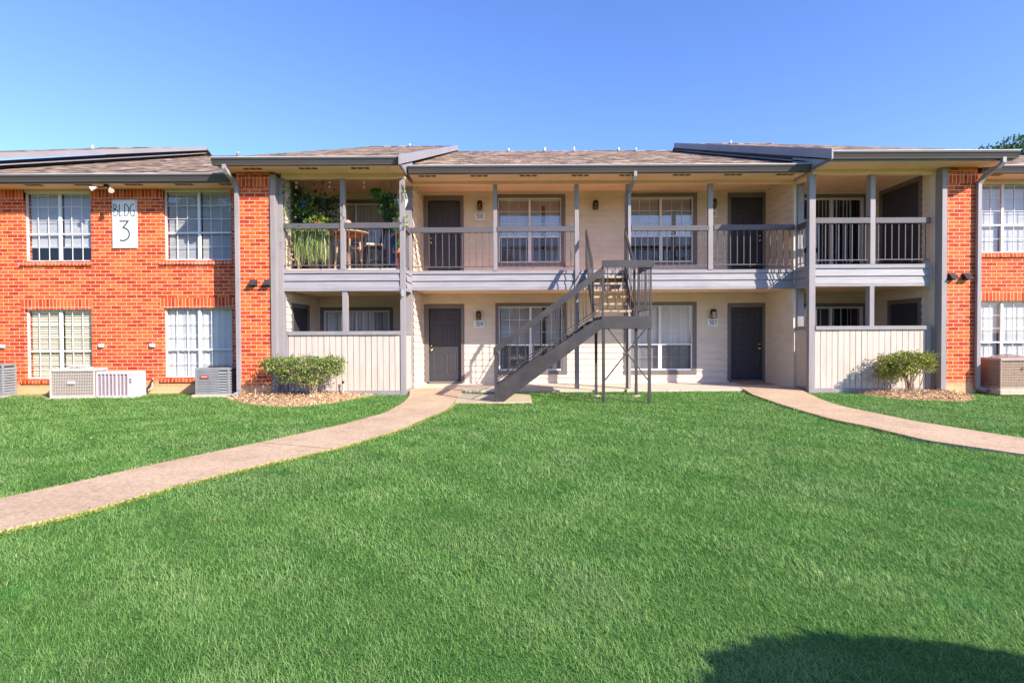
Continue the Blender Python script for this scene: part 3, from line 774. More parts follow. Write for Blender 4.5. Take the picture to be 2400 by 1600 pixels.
def gutter(x0, x1, yg, zt, h=.15):
    p = [(yg+.12, zt), (yg+.105, zt), (yg+.105, zt-h+.02), (yg+.02, zt-.055), (yg+.004, zt-.03), (yg+.004, zt-.012), (yg, zt-.012), (yg+.012, zt), (yg-.010, zt+.001), (yg-.026, zt-.010), (yg-.024, zt-.032), (yg-.002, zt-.05), (yg+.035, zt-h*.85), (yg+.04, zt-h), (yg+.12, zt-h)]
    b = MB(); b.prism(p, lambda u, w, a: (a, u, w), x0, x1)
    b.prism([(yg-.004, zt-.004), (yg+.12, zt-.004), (yg+.12, zt-h), (yg+.04, zt-h), (yg-.002, zt-.05)], lambda u, w, a: (a, u, w), x0-.004, x0+.001)
    b.prism([(yg-.004, zt-.004), (yg+.12, zt-.004), (yg+.12, zt-h), (yg+.04, zt-h), (yg-.002, zt-.05)], lambda u, w, a: (a, u, w), x1-.001, x1+.004)
    o = b.build('gutter', M_['gutter'], bld)
    d = MB(); d.box(x0, x1, yg-.030, yg-.006, zt+.0015, zt+.017); d.box(x0, x1, yg+.03, yg+.13, zt+.003, zt+.014); d.build('gutter_sun_glint', M_['rim_glint'], o)  # thin pale strips paint the sunlit line along the gutter top
    return o
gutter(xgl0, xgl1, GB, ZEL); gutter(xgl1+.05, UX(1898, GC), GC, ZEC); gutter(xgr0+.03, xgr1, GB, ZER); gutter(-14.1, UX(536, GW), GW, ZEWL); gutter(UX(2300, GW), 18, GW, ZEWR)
def soffit(x0, x1, yg, y1, z, zt):
    b = MB(); b.box(x0, x1, yg+.15, y1, z, z+.02); o = b.build('soffit', M_['soffit'], bld)
    c = MB(); c.box(x0, x1, yg+.12, yg+.148, z-.02, zt-.05); c.build('fascia_board', M_['gray'], bld); return o
sfl = soffit(xgl0+.02, xgl1, GB, YF+.0, 5.22, ZEL); sfc = soffit(xgl1+.02, UX(1898, GC), GC, YB+.0, 5.24, ZEC); sfr = soffit(xgr0, xgr1-.02, GB, YF, 5.26, ZER)
sfwl = soffit(-14.1, xgl0+.3, GW, YWG, zwl, ZEWL); sfwr = soffit(xgr1-.8, 18, GW, YWG, zwr, ZEWR); soffit(-19, -14.1, GB, YF, 5.22, ZEL)
b = MB(); b.box(xgl0+.02, xb0+.1, YF, YWG+.2, 5.225, 5.25); b.box(xb1, XL, YF+.075, YF+.1, 5.26, 5.4); b.box(XL, XR, YB+.06, YB+.08, 5.25, 5.4); b.box(XR, XRI+.2, YF+.075, YF+.1, 5.28, 5.4); b.box(XRI, xgr1-.02, YF, YWG+.2, 5.265, 5.29); b.build('soffit', M_['soffit'], bld)
b = MB(); b.prism([(GB+.15, 5.22), (GB+.15, ZEL-.08), (YF+.8, ZEL+.5), (YF+.8, 5.22)], lambda u, w, a: (a, u, w), xgl0+.02, xgl0+.04)
b.prism([(GB+.15, 5.26), (GB+.15, ZER-.08), (YF+.8, ZER+.5), (YF+.8, 5.26)], lambda u, w, a: (a, u, w), xgr1-.04, xgr1-.02); b.build('gable_siding', M_['gray'], bld)
# boxed return at the lower end of the two inner rakes
for X, sg, z in ((xgl1, 1, 5.22), (xgr0, -1, 5.26)):
    b = MB(); a, c = sorted((X, X-sg*.02)); ze_ = ZEL if sg > 0 else ZER; b.prism([(GB-.03, z-.025), (GB-.03, ze_-.2), (YB, ze_-.2+SL_*(YB-GB)), (YB, z-.025)], lambda u, w, k: (k, u, w), a, c); b.build('rake_return', M_['rake'], bld)
# vents in the soffit
def svent(px, py, Yv, z, par):
    x = UX(px, Yv, py); b = MB()
    for k in (-1, 0, 1): b.box(x+k*.148-.062, x+k*.148+.062, Yv-.065, Yv+.065, z-.004, z-.001)
    b.build('soffit_vent', M_['ventm'], par)
M_['ventm'] = pmat('vent_mesh', (.16, .10, .055), .8, .2, 30)
for px in (592, 722, 844): svent(px, 393, 12.28, 5.22, sfl)
for px in (1002, 1123, 1238, 1360, 1472, 1598, 1718, 1840): svent(px, 409, 12.98, 5.24, sfc)
for px in (80, 196, 313, 431, 535): svent(px, 427, 12.86, zwl, sfwl)
for px in (2326,): svent(px, 407, 12.86, zwr, sfwr)
# roof pipes
def pipe(px, pyb, pyt, yv, z_at, par, r=.05):
    x = UX(px, yv, pyb); zt = UZ(px, pyt, yv); b = MB(); b.tube([(x, yv, z_at-.15), (x, yv, zt)], r, 10); o = b.build('vent_pipe', M_['pvc'], par, smooth=False)
    c = MB(); c.lathe((x, yv, z_at-.03), [(r*2.0, 0), (r*1.2, .05), (r*1.02, .09)], 10); c.build('pipe_flashing', M_['doorframe'], par)
M_['pvc'] = pmat('vent_pipe_paint', (.62, .62, .64), .5, .08, 4)
def rz(zE, yg, y): return zE+SL_*(y-yg)
for px, pt, yy in ((1192, 348, 23.6), (1276, 347, 23.6), (1345, 345, 23.2), (1449, 347, 23.9), (1490, 347, 23.9)): pipe(px, 358, pt, yy, rz(ZEC, GC, yy), roofs['c'], .065 if px in (1276, 1449) else .045)
pipe(960, 349, 338, 23.5, rz(ZEL, GB, 23.5), roofs['lb']); pipe(558, 366, 357, 13.6, rz(ZEL, GB, 13.6), roofs['lb'], .03); pipe(217, 354, 341, 20.5, rz(ZEL, GB, 20.5)-.0, roofs['fl'], .05)
pipe(1712, 340, 330, 21.8, rz(ZER, GB, 21.8), roofs['rb'], .045)
# downspouts
def spout(pts, name='downspout', w=.085, h=.075):
    b = MB(); b.rtube(pts, w, h); o = b.build(name, M_['spout'], bld)
    zs = [p[2] for p in pts]
    return o
M_['spout'] = pmat('downspout_paint', (.30, .285, .30), .45, .1, 3, (1, 1, .3), dirt=(.4, .35, .32), dirtamt=.3, bscale=25)
xd = UX(559.5, YBR-.0, 600)
x0g = UX(526, GB+.06, 380); spout([(x0g, GB+.06, ZEL-.13), (x0g, GB+.06, ZEL-.22), (x0g+.03, GB+.12, ZEL-.30), (xd-.04, YBR-.12, 4.98), (xd, YBR-.055, 4.86), (xd, YBR-.052, 4.7), (xd, YBR-.052, .12), (xd-.01, YBR-.06, .03), (xd-.10, YBR-.20, -.03)])
xd = UX(2288.5, YBR-.0, 600); x0g = UX(2352, GB+.06, 370)
spout([(x0g, GB+.06, ZER-.13), (x0g, GB+.06, ZER-.24), (x0g-.06, GB+.12, ZER-.33), (xd+.06, YBR-.12, 5.00), (xd, YBR-.055, 4.86), (xd, YBR-.052, 4.7), (xd, YBR-.052, .16), (xd+.01, YBR-.06, .08), (xd+.13, YBR-.16, .02)])
xd = UX(1475, YB-.1, 600); x0g = UX(1489, GC+.05, 405)
spout([(x0g, GC+.05, ZEC-.13), (x0g, GC+.05, ZEC-.24), (x0g-.02, GC+.09, ZEC-.30), (xd+.01, YB-.14, 4.96), (xd, YB-.095, 4.84), (xd, YB-.095, 4.7), (xd, YB-.095, .02)], w=.07)
# rear shell closes the rooms
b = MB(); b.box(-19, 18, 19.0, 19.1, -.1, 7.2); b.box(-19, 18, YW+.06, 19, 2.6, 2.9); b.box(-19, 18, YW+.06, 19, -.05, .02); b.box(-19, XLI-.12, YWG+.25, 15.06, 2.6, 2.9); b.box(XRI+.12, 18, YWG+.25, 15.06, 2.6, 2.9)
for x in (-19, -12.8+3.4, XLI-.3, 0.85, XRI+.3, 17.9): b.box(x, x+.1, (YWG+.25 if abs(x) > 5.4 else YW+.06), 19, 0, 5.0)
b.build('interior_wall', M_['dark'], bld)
b = MB(); b.box(-19, 18, 36, 36.2, -.1, 5.3); b.box(-19, -18.8, 14, 36, -.1, 5.3); b.box(17.6, 17.8, 14, 36, -.1, 5.3); b.build('brick_wall', M_['brick'], bld)
# ------------------------------------------------------------------ ground, paths
ys = [-400, -60, 0, 6] + [10+.25*i for i in range(15)] + [20, 60, 600]
xs = [-500, -60, -20, -8, 0, 8, 20, 60, 500]
v = [(x, y, gz(y)-.012) for y in ys for x in xs]; nx = len(xs)
f = [(j*nx+i, j*nx+i+1, (j+1)*nx+i+1, (j+1)*nx+i) for j in range(len(ys)-1) for i in range(nx-1)]
t = NT('lawn_soil'); vv = t.coord(); c = t.ramp(t.noise(vv, 3, 6, .7), [(.3, (.06, .15, .03)), (.55, (.09, .21, .05)), (.75, (.13, .24, .06))])
c = t.mix(.6, c, t.ramp(t.noise(vv, 60, 4, .8), [(.3, (.35, .35, .35)), (.7, (1.4, 1.4, 1.3))]), 'MULTIPLY'); t.princ(c, .95, 0, .1, t.noise(vv, 80, 3), .8, .03)
M_['soil'] = t.m
gr = link_mesh('ground', v, f, M_['soil']); tag(gr, kind='structure')

def resample(pts, n):
    pts = np.array(pts, float); d = np.r_[0, np.cumsum(np.linalg.norm(np.diff(pts, axis=0), axis=1))]
    s = np.linspace(0, d[-1], n); return np.c_[np.interp(s, d, pts[:, 0]), np.interp(s, d, pts[:, 1])]
def smooth(p, k=3):
    p = p.copy()
    for _ in range(k): p[1:-1] = (p[:-2]+2*p[1:-1]+p[2:])/4
    return p
NP = 120
LU = smooth(resample([G(*q) for q in [(960, 913.5), (960, 930), (947, 944), (904, 970), (800, 998.6), (622, 1037.8), (374, 1090), (143, 1143), (0, 1174), (-260, 1236), (-900, 1390)]], NP))
LL = smooth(resample([G(*q) for q in [(1086, 914), (1078, 926), (1066, 947), (1050, 962), (1001, 982), (940, 1010), (800, 1051), (595, 1097), (418, 1141.5), (204, 1204), (0, 1250), (-240, 1304), (-900, 1470)]], NP))
RL = smooth(resample([G(*q) for q in [(1733, 912), (1762, 926), (1800, 939), (1870, 962), (1953, 986), (2029, 1001), (2173, 1036), (2400, 1069), (2640, 1106), (3600, 1255)]], NP))
RU = smooth(resample([G(*q) for q in [(1856, 911), (1887, 921), (1930, 940), (1984, 957), (2144, 990), (2400, 1031), (2640, 1070), (3600, 1200)]], NP))
def pz(y): return gz(y)+.028 + .02*sstep((y-12.2)/.8)
def strip(A, B, joints, name):
    m = MB(); gaps = []
    n = len(A)
    for i in range(n-1):
        if i in joints: 
            a0, b0 = A[i]*.6+A[i+1]*.4, B[i]*.6+B[i+1]*.4
            k = .035/np.linalg.norm(A[i+1]-A[i])
            a1 = a0+(A[i+1]-A[i])*k; b1 = b0+(B[i+1]-B[i])*k
            segs = [(A[i], B[i], a0, b0), (a1, b1, A[i+1], B[i+1])]
        else: segs = [(A[i], B[i], A[i+1], B[i+1])]
        for p, q, r_, s_ in segs:
            tz = lambda w: pz(w[1])
            m.add([(*p, -.25), (*q, -.25), (*s_, -.25), (*r_, -.25), (*p, tz(p)), (*q, tz(q)), (*s_, tz(s_)), (*r_, tz(r_))], [(4, 5, 6, 7), (0, 1, 5, 4), (2, 3, 7, 6), (0, 3, 7, 4), (1, 2, 6, 5)])
    o = m.build(name, M_['path']); return tag(o, kind='structure')
def jidx(A, p): g = np.array(G(*p)); return int(np.argmin(np.linalg.norm(A-g, axis=1)))
strip(LU, LL, {jidx(LU, (622, 1038))}, 'path'); strip(RL, RU, {jidx(RU, (1989, 957))}, 'path')
slab_y = 13.12
m = MB(); x = -3.0
m.box(XLI-.0, -2.6, YF-.02, YW+.05, -.25, -.008)
m.box(XR+.06, XRI, YF-.02, YW+.05, -.25, -.008)
cuts = [XL-.02, .72, 3.85, XR+.05]
for a, b_ in zip(cuts, cuts[1:]): m.box(a+.004, b_-.004, slab_y, YW+.05, -.25, 0)
tag(m.build('pavement', M_['slab']), kind='structure')
pad_poly = [G(*q) for q in [(1066, 947), (1078, 921), (1243, 923), (1247, 946), (1180, 947.5)]]
m = MB(); m.prism(pad_poly, lambda u, w, a: (u, w, a), -.2, -.045); tag(m.build('pavement', M_['pad']), kind='structure')

# mulch beds under the two shrubs
def in_poly(P, poly):
    x, y = P[:, 0], P[:, 1]; c = np.zeros(len(P), bool); n = len(poly)
    for i in range(n):
        x0, y0 = poly[i]; x1, y1 = poly[(i+1) % n]
        if y0 == y1: continue
        k = ((y0 > y) != (y1 > y)) & (x < (x1-x0)*(y-y0)/(y1-y0)+x0); c ^= k
    return c
def dist_poly(P, poly):
    d = np.full(len(P), 1e9); n = len(poly)
    for i in range(n):
        a = np.array(poly[i]); b = np.array(poly[(i+1) % n]); ab = b-a
        t_ = np.clip(((P-a)@ab)/(ab@ab), 0, 1); d = np.minimum(d, np.linalg.norm(P-(a+t_[:, None]*ab), axis=1))
    return d
MLp = [G(*q) for q in [(535, 934), (560, 941), (598, 948), (640, 951), (681, 952), (730, 949), (776, 944), (840, 932), (880, 924.5)]] + [(-3.2, 12.72), (-5.6, 12.78), (-6.9, 12.75)]
MRp = [G(*q) for q in [(1955, 909.5), (2012, 921.5), (2080, 931.6), (2170, 937), (2259, 940.6), (2287, 933), (2262, 921)]] + [(10.6, 12.6), (10.0, 12.75), (7.3, 12.75)]
t = NT('mulch'); vv = t.coord(); c = t.ramp(t.noise(vv, 14, 6, .75), [(.3, (.32, .19, .10)), (.5, (.62, .42, .24)), (.7, (.78, .57, .35))])
c = t.mix(.6, c, t.ramp(t.noise(vv, 70, 4, .8), [(.35, (.35, .3, .25)), (.6, (1.2, 1.15, 1.1))]), 'MULTIPLY'); t.princ(c, .95, 0, .1, t.noise(vv, 45, 4, .8), 1, .03); M_['mulch'] = t.m
M_['litter'] = leaf_mat('dry_leaf', [(0, (.09, .04, .02)), (.2, (.28, .15, .07)), (.5, (.60, .40, .22)), (1, (.80, .62, .42))], .1, .8)
def mulch(poly, seed):
    poly_ = np.array(poly); x0, y0 = poly_.min(0); x1, y1 = poly_.max(0); st = .05
    gx = np.arange(x0-.1, x1+.1, st); gy = np.arange(y0-.1, y1+.05, st); X, Y = np.meshgrid(gx, gy); P_ = np.c_[X.ravel(), Y.ravel()]
    ins = in_poly(P_, poly); d = dist_poly(P_, poly); d = np.where(ins, d, -d)
    r = np.random.default_rng(seed); z = np.array([gz(q) for q in P_[:, 1]])+np.clip(d*.28, -.05, .085)-.004+r.normal(size=len(P_))*.006*(d > 0)
    V = np.c_[P_, z]; n = len(gx); m_ = len(gy); J, I = np.meshgrid(np.arange(m_-1), np.arange(n-1), indexing='ij'); a = (J*n+I).ravel(); Q = np.stack([a, a+1, a+n+1, a+n], 1)
    keep = (d[Q] > -.08).all(1); o = np_mesh('mulch', V, quads=Q[keep], mat=M_['mulch']); tag(o, kind='stuff')
    k = 2600; C = r.uniform([x0, y0], [x1, y1], (k*2, 2)); C = C[in_poly(C, poly)][:k]; dd = dist_poly(C, poly)
    zz = np.array([gz(q) for q in C[:, 1]])+np.clip(dd*.28, 0, .085)+r.uniform(0, .012, len(C))
    D = np.c_[r.normal(size=(len(C), 2)), r.normal(size=len(C))*.35]; V, T, ti = leaves(np.c_[C, zz], D, r.uniform(.03, .075, len(C)), r.uniform(.015, .035, len(C)), seed, .3)
    o = np_mesh('leaf_litter', V, tris=T, mat=M_['litter'], attrs={'tint': ti}); tag(o, kind='stuff')
mulch(MLp, 3); mulch(MRp, 4)
# bare dirt strips at the foot of the brick wings
DL = [G(*q) for q in [(-60, 927), (60, 928), (115, 930), (330, 923), (420, 921), (480, 926), (545, 930)]] + [(-6.4, 13.4), (-14, 13.4)]
DRp = [(11.0, 12.75), (13.5, 12.6), (13.5, 13.4), (10.9, 13.4)]
M_['dirt'] = concrete_mat('bare_dirt', (.36, .27, .15), (.50, .40, .24), False)
for pl in (DL, DRp):
    m = MB(); m.add([(a, b_, gz(b_)-.004) for a, b_ in pl], [tuple(range(len(pl)))]); tag(m.build('soil_strip', M_['dirt']), kind='structure')

# ------------------------------------------------------------------ lawn
NOG = [list(map(tuple, LU))+list(map(tuple, LL[::-1])), list(map(tuple, RL))+list(map(tuple, RU[::-1])), pad_poly, MLp, MRp, DL, DRp]
def grass():
    r = np.random.default_rng(11); out = []; TI = []; base = 0; Qs = []; Ts = []
    bands = [(2.0, 3.2, 14500, .0025, .025), (3.2, 4.8, 8800, .0035, .027), (4.8, 7, 4600, .0052, .031), (7, 10, 2600, .0075, .032), (10, 13.1, 1700, .010, .032)]
    for y0, y1, dens, w, h in bands:
        xm = y1*.9637+2.6; n = int((y1-y0)*2*xm*dens); P_ = np.c_[r.uniform(-xm, xm, n), r.uniform(y0, y1, n)]
        P_ = P_[np.abs(P_[:, 0]) < P_[:, 1]*.9637+2.4]
        ok = np.ones(len(P_), bool)
        for pl in NOG:
            a = np.array(pl); bb = (P_[:, 0] > a[:, 0].min()) & (P_[:, 0] < a[:, 0].max()) & (P_[:, 1] > a[:, 1].min()) & (P_[:, 1] < a[:, 1].max())
            idx = np.where(bb)[0]; ok[idx[in_poly(P_[idx]+r.normal(size=(len(idx), 2))*.012, pl)]] = False
        sl = (P_[:, 1] > slab_y-.02) & (P_[:, 0] > XL-.1) & (P_[:, 0] < XR+.1); ok &= ~sl
        ok &= ~((P_[:, 1] > YF-.05) & ((P_[:, 0] < XL) & (P_[:, 0] > -6.6) | (P_[:, 0] > XR) & (P_[:, 0] < 11)))
        P_ = P_[ok]; n = len(P_)
        # clumps: smooth pseudo-noise steering height and lean
        q = P_*1.0; cl = (np.sin(q[:, 0]*3.1+1.3*np.sin(q[:, 1]*2.3))+np.sin(q[:, 1]*4.2+1.7*np.sin(q[:, 0]*2.9+1))+np.sin((q[:, 0]+q[:, 1])*7.3))/3
        cl2 = np.sin(q[:, 0]*17+3*np.sin(q[:, 1]*13))*np.sin(q[:, 1]*19+2*np.sin(q[:, 0]*15))
        H = h*(.85+.25*cl+.22*cl2+r.normal(size=n)*.25).clip(.3, 2.0); H *= np.where(r.random(n) < .03, 1.5, 1)
        an = r.uniform(0, 2*PI, n)+cl*1.2; le = r.uniform(.3, 2.1, n)
        dx, dy = np.cos(an), np.sin(an); sx_, sy_ = -dy, dx; W = w*r.uniform(.6, 1.2, n)
        z0 = np.array([gz(a) for a in np.round(P_[:, 1], 2)])-.012
        def pt(fh, fl, s_): return np.stack([P_[:, 0]+dx*H*le*fl+sx_*W*s_, P_[:, 1]+dy*H*le*fl+sy_*W*s_, z0+H*fh], 1)
        V = np.stack([pt(0, 0, -.5), pt(0, 0, .5), pt(.6, .35, .42), pt(.6, .35, -.42), pt(.92, 1, 0)], 1).reshape(-1, 3)
        i = np.arange(n)[:, None]*5+base; Qs.append(i+np.array([0, 1, 2, 3])); Ts.append(i+np.array([3, 2, 4]))
        out.append(V); TI.append(np.repeat((.5+.16*cl+.10*cl2+r.normal(size=n)*.16).clip(0, 1), 5)); base += n*5
    # yellower fringe along the path edges
    return np.concatenate(out), np.concatenate(Qs), np.concatenate(Ts), np.concatenate(TI)
V, Q, T, ti = grass()
M_['grass'] = leaf_mat('grass_blade', [(0, (.07, .17, .025)), (.35, (.15, .32, .065)), (.6, (.235, .425, .105)), (.85, (.35, .51, .18)), (1, (.50, .59, .30))], .36, .55,
    patch=[(.45, .50, 3.2, (.30, .40, .165), (1, 1, 1)), (.9, .55, 4, (.06, .20, .035), (1, 1.7, 1)), (2.2, .57, 3.0, (.34, .40, .17), (1, 1.6, 1)), (1.1, .60, 4, (.05, .34, .05), (1.3, 1, 1))])
gob = np_mesh('grass', V, quads=Q, tris=T, mat=M_['grass'], attrs={'tint': ti}); tag(gob, kind='stuff')
# straw-yellow edge blades
def fringe(A, off, lo, hi, seed, dens=900):
    r = np.random.default_rng(seed); a = np.array(A)[lo:hi]; d = np.r_[0, np.cumsum(np.linalg.norm(np.diff(a, axis=0), axis=1))]; n = int(d[-1]*dens)
    s_ = r.uniform(0, d[-1], n); P_ = np.c_[np.interp(s_, d, a[:, 0]), np.interp(s_, d, a[:, 1])]+np.array(off)*r.random((n, 1))**1.5
    z = np.array([gz(q) for q in P_[:, 1]])-.0; D = np.c_[r.normal(size=(n, 2))*.8-np.array(off)*4, r.uniform(.4, 1.2, n)]
    return leaves(np.c_[P_, z], D, r.uniform(.03, .06, n), .006, seed, .1)
parts = [fringe(LL, (.02, -.08), 16, 118, 1, 900), fringe(LU, (-.0, .06), 24, 118, 2, 400), fringe(RU, (.02, .05), 2, 60, 3, 300), fringe(RL, (-.02, -.05), 20, 70, 4, 260), fringe([(-13, 12.75), (-7.0, 12.75)], (0, .25), 0, 2, 5, 500), fringe([(11.3, 12.62), (13, 12.55)], (0, .12), 0, 2, 6, 1500), fringe([pad_poly[0], pad_poly[-1], pad_poly[-2]], (0, -.06), 0, 3, 7, 900)]
V = np.concatenate([p[0] for p in parts]); T = []; b0 = 0
for p in parts: T.append(p[1]+b0); b0 += len(p[0])
M_['straw'] = leaf_mat('straw_grass', [(0, (.10, .22, .03)), (.5, (.30, .38, .06)), (1, (.60, .55, .16))], .3, .6)
o = np_mesh('grass', V, tris=np.concatenate(T), mat=M_['straw'], attrs={'tint': np.concatenate([p[2] for p in parts])}); tag(o, kind='stuff')

# ------------------------------------------------------------------ steel stair
SY0, SY1 = 11.30, 12.45
st = thing('metal_staircase', (2.0, 11.9, -.08), 'dark steel outdoor staircase with wooden treads, turning at a landing up to the walkway', 'staircase')
S = M_['steel']
xs0 = UX(1160, SY0, 900); xs1 = UX(1411, SY0, 700); xs2 = UX(1528, SY0, 700); zl_ = 1.765; zlb_ = 1.50
zb0 = -.045
sl = (UZ(1392, 748-.0, SY0)-UZ(1160, 912, SY0))/(UX(1392, SY0)-xs0)
ztop0 = UZ(1160, 909, SY0); hst = .27
sl = (zl_-.0-ztop0)/(xs1-xs0-.02)
def stringer(Y, w, name='stringer'):
    b = MB(); xe = xs1-.002
    b.prism([(xs0, zb0), (xs0, ztop0), (xs1-.15, ztop0+sl*(xs1-.15-xs0)), (xe, ztop0+sl*(xs1-.15-xs0)+.02), (xe, zlb_), (xs0+(zb0+hst-ztop0+.02)/sl*0+.19, zb0)], lambda u, q, a: (u, a, q), Y, Y+w)
    for dz in (0,):
        b.bar((xs0+.02, Y+w/2+.03, ztop0-.0), (xs1-.15, Y+w/2+.03, ztop0+sl*(xs1-.17-xs0)), .05, .012, up=(-sl, 0, 1))
    return b.build(name, S, st)
stringer(SY0, .012); stringer(SY1-.10, .012)
nr = 10; rise = (zl_-(-.045))/nr; run = (xs1-xs0-.10)/(nr-1)
def tread(x0, x1, y0, y1, z):
    b = MB(); b.cbox(x0, x1, y0, y1, z-.045, z, .004); b.build('tread', M_['tread'], st)
for i in range(nr-1):
    x = xs0+.08+run*i; tread(x, x+run+.015, SY0+.045, SY1-.105, -.045+rise*(i+1))
    b = MB(); b.box(x+.02, x+run-.02, SY0+.013, SY0+.045, -.045+rise*(i+1)-.075, -.045+rise*(i+1)-.047); b.build('tread_bracket', S, st)
# landing
b = MB(); b.box(xs1, xs2, SY0, SY0+.012, zlb_, zl_); b.box(xs1, xs1+.012, SY0+.013, SY1, zlb_, zl_-.003); b.box(xs2-.012, xs2, SY0+.013, SY1, zlb_, zl_-.003); b.box(xs1+.013, xs2-.013, SY1-.012, SY1, zlb_, zl_-.003)
b.box(xs1, xs2, SY0+.0125, SY0+.05, zl_-.012, zl_-.002); b.build('landing_frame', S, st)
b = MB(); b.box(xs1+.014, xs2-.014, SY0+.052, SY1-.014, zl_-.05, zl_-.004); b.build('landing_deck', M_['tread'], st)
for x, y, zb in ((xs1+.035, SY0+.045, -.12), (xs2-.045, SY0+.045, -.12), (xs1+.045, SY1-.045, -.10), (xs2-.08, SY1-.045, -.10)):
    b = MB(); b.box(x-.03, x+.03, y-.03, y+.03, zb, zlb_+.1); o = b.build('leg', S, st)
    if y > 12: c = MB(); c.lathe((x, y, -.12), [(.13, 0), (.13, .05), (.10, .075), (.04, .08)], 10); c.build('footing', M_['pad'], o)
xa, xb = xs1+.065, xs2-.075; zx0 = UZ(1420, 891, SY0)
b = MB(); b.bar((xa, SY0+.03, zx0), (xb-.05, SY0+.03, zlb_), .02, .05, up=(0, 1, 0)); b.build('brace', S, st)
b = MB(); b.bar((xb, SY0+.05, zx0), (xa+.07, SY0+.05, zlb_), .02, .05, up=(0, 1, 0)); b.build('brace', S, st)
# lower flight rails
def bal(p, q, name='baluster', w=.016, par=st):
    b = MB(); b.box(p[0]-w/2, p[0]+w/2, p[1]-w/2, p[1]+w/2, p[2], q); return b.build(name, S, par)
zr0 = UZ(1156, 813, SY0); zr1 = UZ(1408, 628, SY0)
slr = (zr1-zr0)/(xs1-xs0)
for Y, dz in ((SY0-.02, 0), (SY1-.09, -.0)):
    h = MB(); h.prism([(xs0-.03, zr0-.02-.15), (xs0-.03, zr0-.02), (xs1+.0, zr1+.02), (xs1+.0, zr1-.15)], lambda u, q, a: (u, a, q), Y, Y+.038)
    hr_ = h.build('handrail', S, st)
    c = MB(); c.bar((xs0+.0, Y+.03, ztop0+.13), (xs1, Y+.03, ztop0+.13+sl*(xs1-xs0)), .02, .02, up=(-sl, 0, 1)); c.build('bottom_rail', S, st)
    bal((xs0+.01, Y+.03, -.05), zr0-.08, 'newel_post', .045)
    n = 13
    for i in range(n):
        x = xs0+.12+(xs1-xs0-.16)*i/(n-1)+(.03 if Y > 12 else 0); bal((x, Y+.03, ztop0+.12+sl*(x-xs0)), zr0+slr*(x-xs0)-.12)
# landing rails
zt = UZ(1470, 610, SY0)
h = MB(); h.box(xs1-.0, xs2+.03, SY0-.03, SY0+.01, zt-.15, zt); h.build('handrail', S, st)
h = MB(); h.box(xs2-.02, xs2+.02, SY0+.012, SY1, zt-.15, zt-.01); h.build('handrail', S, st)
c = MB(); c.box(xs1+.03, xs2, SY0+.0, SY0+.02, 1.90, 1.92); c.box(xs2-.02, xs2, SY0+.022, SY1, 1.90, 1.92); c.build('bottom_rail', S, st)
for x, y in ((xs1+.02, SY0+.03), (xs2-.02, SY0+.03), (xs2-.02, SY1-.02)): bal((x, y, zl_-.01), zt-.1, 'newel_post', .04)
for i in range(6): bal((xs1+.02+(xs2-xs1-.04)*(i+.6)/6.3, SY0+.01, 1.91), zt-.14)
for i in range(7): bal((xs2-.01, SY0+.03+(SY1-SY0-.05)*(i+.6)/7.2, 1.91), zt-.14)
# upper flight, running back to the walkway edge
nu = 6; riseu = (3.0-zl_)/(nu+1); yu0, yu1 = SY1, YB-.05
xu0, xu1 = xs1-.0, xs2-.14
for i in range(nu):
    z = zl_+riseu*(i+1); y = yu0+(yu1-yu0)*i/nu
    tread(xu0+.02, xu1-.02, y-.02, y+.20, z)
for x in (xu0, xu1):
    b = MB(); b.prism([(yu0-.05, zlb_+.02), (yu0-.05, zl_+.24), (yu1, 3.08), (yu1, 2.72)], lambda u, q, a: (a, u, q), x-.006, x+.006); b.build('stringer', S, st)
zh0 = UZ(1390, 617, SY1); zh1 = UZ(1363, 538, YB)
for x in (xu0-.03, xu1+.03):
    h = MB(); h.prism([(yu0-.03, zh0-.15), (yu0-.03, zh0), (yu1, zh1), (yu1, zh1-.15)], lambda u, q, a: (a, u, q), x-.02, x+.02); h.build('handrail', S, st)
    c = MB(); c.bar((x, yu0-.03, zl_+.36), (x, yu1, 3.18), .02, .02, up=(1, 0, 0)); c.build('bottom_rail', S, st)
    for i in range(6):
        k = (i+.5)/6; y = yu0+(yu1-yu0)*k; bal((x, y, zl_+.36+(3.18-zl_-.36)*k), zh0+(zh1-zh0)*k-.1)
    bal((x, yu0-.03, zl_-.01), zh0-.05, 'newel_post', .04); bal((x, yu1+.0, 2.95), zh1-.05, 'newel_post', .04)

# ------------------------------------------------------------------ lettering
def ribbon(mb, pts, w, Y0, Y1):
    pts = [Vector((a, b_)) for a, b_ in pts]; L_ = []; R_ = []
    for i, p in enumerate(pts):
        if i == 0: d = (pts[1]-p).normalized(); k = 1
        elif i == len(pts)-1: d = (p-pts[i-1]).normalized(); k = 1
        else:
            d1 = (p-pts[i-1]).normalized(); d2 = (pts[i+1]-p).normalized(); d = (d1+d2)
            if d.length < 1e-3: d = d1
            d.normalize(); k = min(2.2, 1/max(.3, d.dot(d1)))
        n = Vector((-d.y, d.x))*w/2*k; L_.append(p+n); R_.append(p-n)
    v = []; f = []
    for a, b_ in zip(L_, R_): v += [(a.x, Y0, a.y), (b_.x, Y0, b_.y), (a.x, Y1, a.y), (b_.x, Y1, b_.y)]
    for i in range(len(pts)-1):
        k = i*4; f += [(k, k+1, k+5, k+4), (k, k+4, k+6, k+2), (k+1, k+3, k+7, k+5)]
    f += [(0, 2, 3, 1), (len(v)-4, len(v)-3, len(v)-1, len(v)-2)]
    mb.add(v, f)
def arc(cx, cy, rx, ry, a0, a1, n=18): return [(cx+rx*math.cos(math.radians(a0+(a1-a0)*i/n)), cy+ry*math.sin(math.radians(a0+(a1-a0)*i/n))) for i in range(n+1)]
